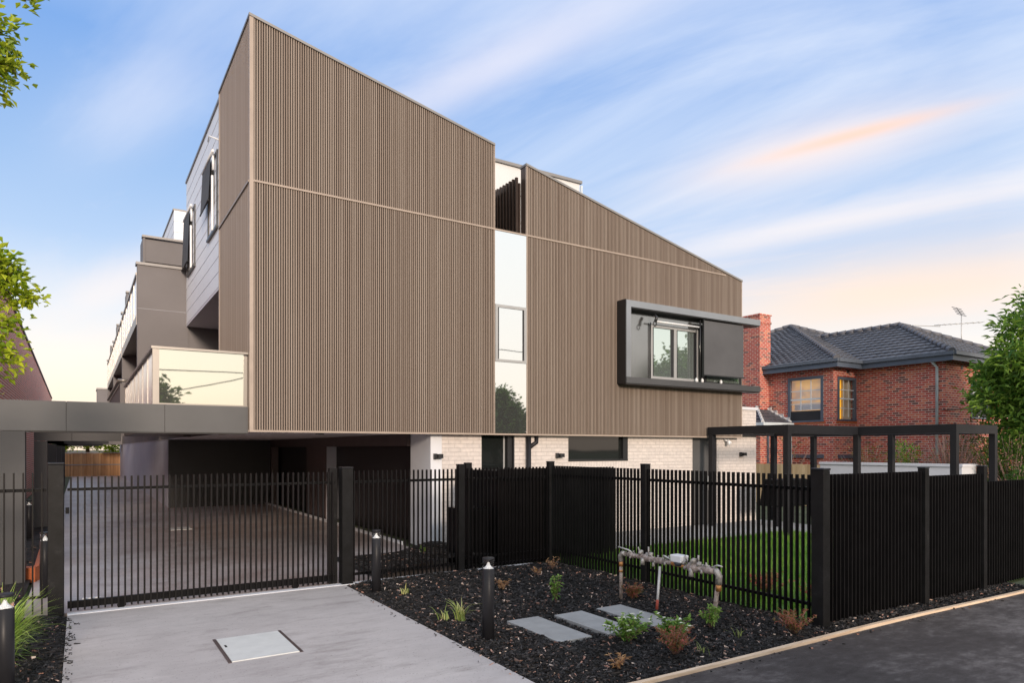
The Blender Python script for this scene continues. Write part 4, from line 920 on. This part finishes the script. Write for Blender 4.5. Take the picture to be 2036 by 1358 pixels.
# antennas
def antenna(x,y,z0,z1,label,yaw):
    t=thing('tv_antenna',(x,y,z0),label,'antenna','television antennas on the brick house'); MB().tube([(x,y,z0),(x,y,z1)],.025,8).build('mast','galv',t)
    d=Vector((math.cos(yaw),math.sin(yaw),.06)); c=Vector((x,y,z1-.42)); m=MB().tube([c-d*1.3,c+d*1.0],.018,6)
    s_=Vector((-d.y,d.x,0))
    for i in range(9): q=c+d*(-1.2+i*.27); m.tube([q-s_*.25,q+s_*.25],.008,5)
    m.build('boom',"galv",t)
    m=MB(); c=Vector((x,y,z1))
    for i in range(5): q=c+Vector((-.12*i,0,.07*i)); m.tube([q-Vector((0,.22,.1)),q+Vector((0,.22,.1))],.014,5)
    m.tube([c,c+Vector((-.5,0,.3))],.014,5); m.build('reflector_head','dark_plastic',t)
antenna(36.4,16.4,6.8,8.65,'television antenna with mast and crossed booms above the right roof',-.6)
mt=MB().tube([(31.3,16.1,7.6),(33.3,15.9,7.72)],.02,6).build('aerial_rod','galv'); tag(mt,'thin aerial rod above the roof peak of the brick house','antenna')

# ------------------------------------------------------------------ long brick building at far left
LB=thing('brick_building',(-1.9,15,0),'long red brick building wall behind the tree at far left','building')
def zl(y): return 6.8+(26.7-y)*.022
MB().prism([(-1.9,14.5,0),(-1.9,64,0),(-1.9,64,zl(64)),(-1.9,14.5,zl(14.5))],(-8,0,0)).build('wall','orange_brick',LB)
MB().hexa([(-9.9,14.45,zl(14.45)),(-1.85,14.45,zl(14.45)),(-1.85,64,zl(64)),(-9.9,64,zl(64))],[(-9.9,14.45,zl(14.45)+.08),(-1.85,14.45,zl(14.45)+.08),(-1.85,64,zl(64)+.08),(-9.9,64,zl(64)+.08)]).build('parapet_cap','ridge_tile',LB)

# ------------------------------------------------------------------ trees
def tree(name,loc,label,trunk,clusters,mat,L,W,group=None,tl=(0,1),brk='bark'):
    """clusters: (x,y,z,rx,ry,rz,n)"""
    t=thing(name,loc,label,'tree',group); base=Vector(loc); m=MB()
    top=Vector(trunk[-1][0]); m.tube([p for p,r in trunk],[r for p,r in trunk],10)
    lf=MB(); rnd=random.Random(len(label))
    for (x,y,z,rx,ry,rz,n) in clusters:
        if L<.1: n=int(n*1.2)
        c=Vector((x,y,z)); tp=min((Vector(p) for p,r in trunk),key=lambda q:(q-c).length)
        mid=tp.lerp(c,.5)+Vector((0,0,.12*(c-tp).length)); m.tube([tp,mid,c],[.035,.02,.008] if (c-tp).length<4 else [.07,.04,.012],6)
        # twigs with leaves in small sprays
        ns=max(3,n//14)
        for i in range(ns):
            v=Vector((rnd.gauss(0,1),rnd.gauss(0,1),rnd.gauss(0,1))).normalized()*rnd.random()**.45
            tip=c+Vector((v.x*rx,v.y*ry,v.z*rz)); st=c.lerp(tip,.35); m.tube([st,tip],[.006,.003],4,False)
            tt=rnd.uniform(*tl)
            for j in range(14):
                f=rnd.uniform(.2,1.05); q=st.lerp(tip,f)+Vector((rnd.gauss(0,1),rnd.gauss(0,1),rnd.gauss(0,1)))*L*.7
                d=(tip-st).normalized()+Vector((rnd.gauss(0,.8),rnd.gauss(0,.8),rnd.gauss(.1,.6)))
                lf.leaf(q,d,Vector((rnd.gauss(0,.5),rnd.gauss(0,.5),1)),L*rnd.uniform(.65,1.25),W*rnd.uniform(.7,1.2),min(1,max(0,tt+rnd.gauss(0,.16))))
    m.build('trunk',brk,t); lf.build('crown',mat,t); return t
y=7.5
SH=-.07
cl=[(-.78,y,6.0,.3,.35,.35,330),(-.60,y,5.75,.22,.3,.25,260),(-.52,y,5.5,.18,.25,.16,200),(-.60,y,5.28,.16,.2,.12,140),(-.80,y,5.5,.25,.3,.3,260),(-.34,y,6.13,.05,.06,.06,12),
    (-.72,y,4.05,.18,.25,.15,110),(-.66,y,3.72,.24,.3,.2,300),(-.52,y,3.62,.16,.2,.16,200),(-.46,y,3.60,.11,.12,.08,90),(-.36,y,3.46,.09,.1,.05,36),(-.28,y,3.45,.05,.05,.03,12),(-.48,y,3.42,.12,.15,.09,80),
    (-.60,y,3.20,.14,.2,.09,90),(-.45,y,3.18,.09,.1,.06,50),(-.56,y,2.96,.17,.2,.13,130),(-.44,y,2.92,.08,.1,.07,50),(-.53,y,2.74,.07,.08,.05,26),(-1.0,y,3.9,.4,.4,.5,350),(-1.3,y,5.4,.6,.6,.7,400),(-1.1,y,3.0,.4,.4,.3,160)]
cl=[(q[0]+SH,)+q[1:] for q in cl]
tree('street_tree',(-2.6,7.6,0),'bright green leafy tree reaching in from the left edge',[((-2.6,7.6,0),.14),((-2.5,7.6,2.0),.12),((-2.2,7.6,3.4),.10),((-1.9,7.5,4.8),.07),((-1.6,7.5,6),.04)],cl,'leaf_bright',.075,.046)
rnd=random.Random(5)
cl=[]
for i in range(46):
    v=Vector((rnd.gauss(0,1),rnd.gauss(0,1),rnd.gauss(0,1))).normalized()*rnd.random()**.4
    cl.append((25.9+v.x*2.5,8.3+v.y*2.5,4.45+v.z*2.25,.7,.7,.55,320))
cl+=[(24.2,9.6,3.2,.7,.7,.5,300),(24.4,9.3,2.5,.7,.7,.5,300),(24.0,9.9,3.7,.5,.5,.4,220),(24.6,9.3,4.0,.7,.7,.6,300),(24.5,10.3,4.5,.45,.45,.28,200),(24.3,10.0,4.3,.5,.5,.35,240),(24.0,9.4,4.9,.5,.5,.4,260),(24.4,9.4,5.9,.45,.45,.3,200),(24.7,9.2,6.6,.4,.4,.25,130),(24.7,9.6,5.4,.5,.5,.35,240)]
tree('broadleaf_tree',(25.3,8.4,0),'dense green broadleaf tree at the right edge before the brick house',[((25.3,8.4,0),.22),((25.2,8.5,2),.18),((25.2,8.6,4.2),.12),((25.1,8.6,6),.05)],cl,'leaf_mid',.27,.095,tl=(0,.95))
# shrubs under and behind the wall
def shrub(x,y,z,rx,ry,rz,n,mat,label,L=.1,W=.05,twigs=24,group='garden shrubs behind the pale wall'):
    t=thing('garden_shrub',(x,y,0),label,'shrub',group); m=MB(); lf=MB()
    for i in range(twigs):
        v=Vector((random.gauss(0,1),random.gauss(0,1),abs(random.gauss(.3,.8)))).normalized(); tip=Vector((x+v.x*rx,y+v.y*ry,z+v.z*rz))
        b=Vector((x+random.gauss(0,.1),y+random.gauss(0,.1),0)); mid=b.lerp(tip,.55)+Vector((0,0,.2)); m.tube([b,mid,tip],[.02,.012,.004],5)
    for i in range(n):
        v=Vector((random.gauss(0,1),random.gauss(0,1),random.gauss(0,1))).normalized()*random.random()**.5; p=Vector((x+v.x*rx,y+v.y*ry,z+v.z*rz))
        if mnoise.noise(p*1.7)<-.12: continue
        lf.leaf(p,v+Vector((random.gauss(0,.6),random.gauss(0,.6),.3)),Vector((0,0,1)),L*random.uniform(.6,1.3),W*random.uniform(.7,1.2),random.random())
    m.build('branches','twig',t); lf.build('leaves',mat,t)
shrub(23.9,13.9,1.5,.7,1.0,.85,700,'leaf_olive','olive and yellow shrub between the middle pergola posts')
shrub(24.0,12.6,1.45,.7,.6,.95,1300,'leaf_mid','bushy green shrub right of the olive one behind the pale wall')
shrub(24.2,11.2,1.7,.8,.9,1.1,420,'leaf_olive','bare reddish twiggy shrub under the downpipe',twigs=110)
shrub(24.6,10.0,1.6,.8,.9,1.0,1500,'leaf_mid','green shrub at the end of the pale wall')
shrub(23.9,17.2,2.2,.5,1.1,.5,150,'leaf_olive','thin arching yellow leaved shrub before the red bricks',twigs=8)
shrub(23.9,9.35,1.3,.9,.9,1.35,4200,'leaf_dark','dark green hedge mass under the broadleaf tree',.14,.06,60)
shrub(21.6,8.3,.7,.9,.7,.95,2600,'leaf_dark','dark low hedge beyond the footpath fence at the right edge',.12,.06,40)
shrub(28,11.2,1.6,3,1.4,1.8,3500,'leaf_dark','far dark hedge at the right edge behind the lower fence panel',.16,.07,50)
# trees beyond the far fence
rnd=random.Random(9)
cl=[(-1.5+i*.8+rnd.uniform(-.3,.3),66+rnd.uniform(-1,1),2.7+rnd.uniform(-.7,1.2),1.2,1.1,.9,520) for i in range(7)]
tree('garden_tree',(.5,66,0),'bright bushy tree beyond the brown fence at the driveway end',[((.5,66,0),.2),((.5,66,2),.15),((.5,66,3.5),.1)],cl,'leaf_bright',.25,.14,tl=(0,.7))

# ------------------------------------------------------------------ across the street (seen in the mirror glass)
rnd=random.Random(3)
def far_tree(name,x,y,h,r,label,n=16,mat='leaf_dark'):
    cl=[]
    for i in range(n):
        v=Vector((rnd.gauss(0,1),rnd.gauss(0,1),rnd.gauss(0,1))).normalized()*rnd.random()**.4; cl.append((x+v.x*r*.75,y+v.y*r*.75,h-r*.9+v.z*r*.72,r*.42,r*.42,r*.34,420))
    tree(name,(x,y,0),label,[((x,y,0),.2),((x,y,h*.35),.16),((x,y,h*.75),.08)],cl,mat,.34,.19,group='trees across the street reflected in the glass')
far_tree('street_tree',22.2,-11,5.6,2.0,'dark round tree across the street mirrored in the lower strip glass')
far_tree('street_tree',33,-6,9.0,4.2,'large dark tree across the street mirrored in the casement windows',54)
far_tree('street_tree',38,-5,8.6,4.0,'second large dark tree mirrored beside the first in the casement windows',44)
far_tree('street_tree',2.5,-10,5.5,2.1,'small tree across the street mirrored in the balcony glass',22)
oh=thing('opposite_house',(25,-17,0),'red roofed house across the street mirrored in the lower strip glass','house')
MB().box(17,30,-26,-17,0,2.7).build('wall','wall_cream',oh)
m=MB(); a,b,c_2,d_=(16.4,-16.4,2.7),(30.6,-16.4,2.7),(30.6,-26.6,2.7),(16.4,-26.6,2.7); r0,r1=(21,-21.5,4.6),(26,-21.5,4.6)
m.quad(a,b,r1,r0); m.quad(b,c_2,r1); m.quad(c_2,d_,r0,r1); m.quad(d_,a,r0); m.build('roof','red_tile',oh)
def wire(pts,label):
    o=MB().tube(pts,.025,6).build('power_line','wire'); tag(o,label,'power line','overhead wires mirrored in the glass')
def sag(a,b,s_,n=14):
    a,b=Vector(a),Vector(b); return [a.lerp(b,i/n)-Vector((0,0,s_*math.sin(math.pi*i/n))) for i in range(n+1)]
wire(sag((-30,-8,5.75),(14,-8,5.75),.2),'upper power line along the street mirrored in the balcony glass')
wire(sag((-30,-8.6,8.2),(60,-8.6,8.2),.3),'second power line along the street mirrored in the strip window')
wire(sag((-2,-9,4.0),(9,-8,6.2),.4),'thin service wire slanting across the mirrored balcony glass')
pp=MB().tube([(14,-8.2,0),(14,-8.2,9)],[.16,.11],12).box(13.94,14.06,-9.2,-7.2,8.1,8.22).build('power_pole','bark'); tag(pp,'timber power pole across the street carrying the mirrored wires','power pole')
bq=thing('covered_barbecue',(16.3,11.7,0),'black covered barbecue standing on the garden path under the pergola','barbecue')
MB().hexa([(15.55,11.45,.55),(17.05,11.45,.55),(17.05,12.05,.55),(15.55,12.05,.55)],[(15.65,11.52,1.28),(16.95,11.52,1.28),(16.95,11.98,1.28),(15.65,11.98,1.28)]).build('cover','black_metal',bq,.04)
for x in (15.62,16.94):
    for y in (11.5,11.96): MB().box(x,x+.05,y,y+.05,0.03,.55).build('leg','charcoal_metal',bq)
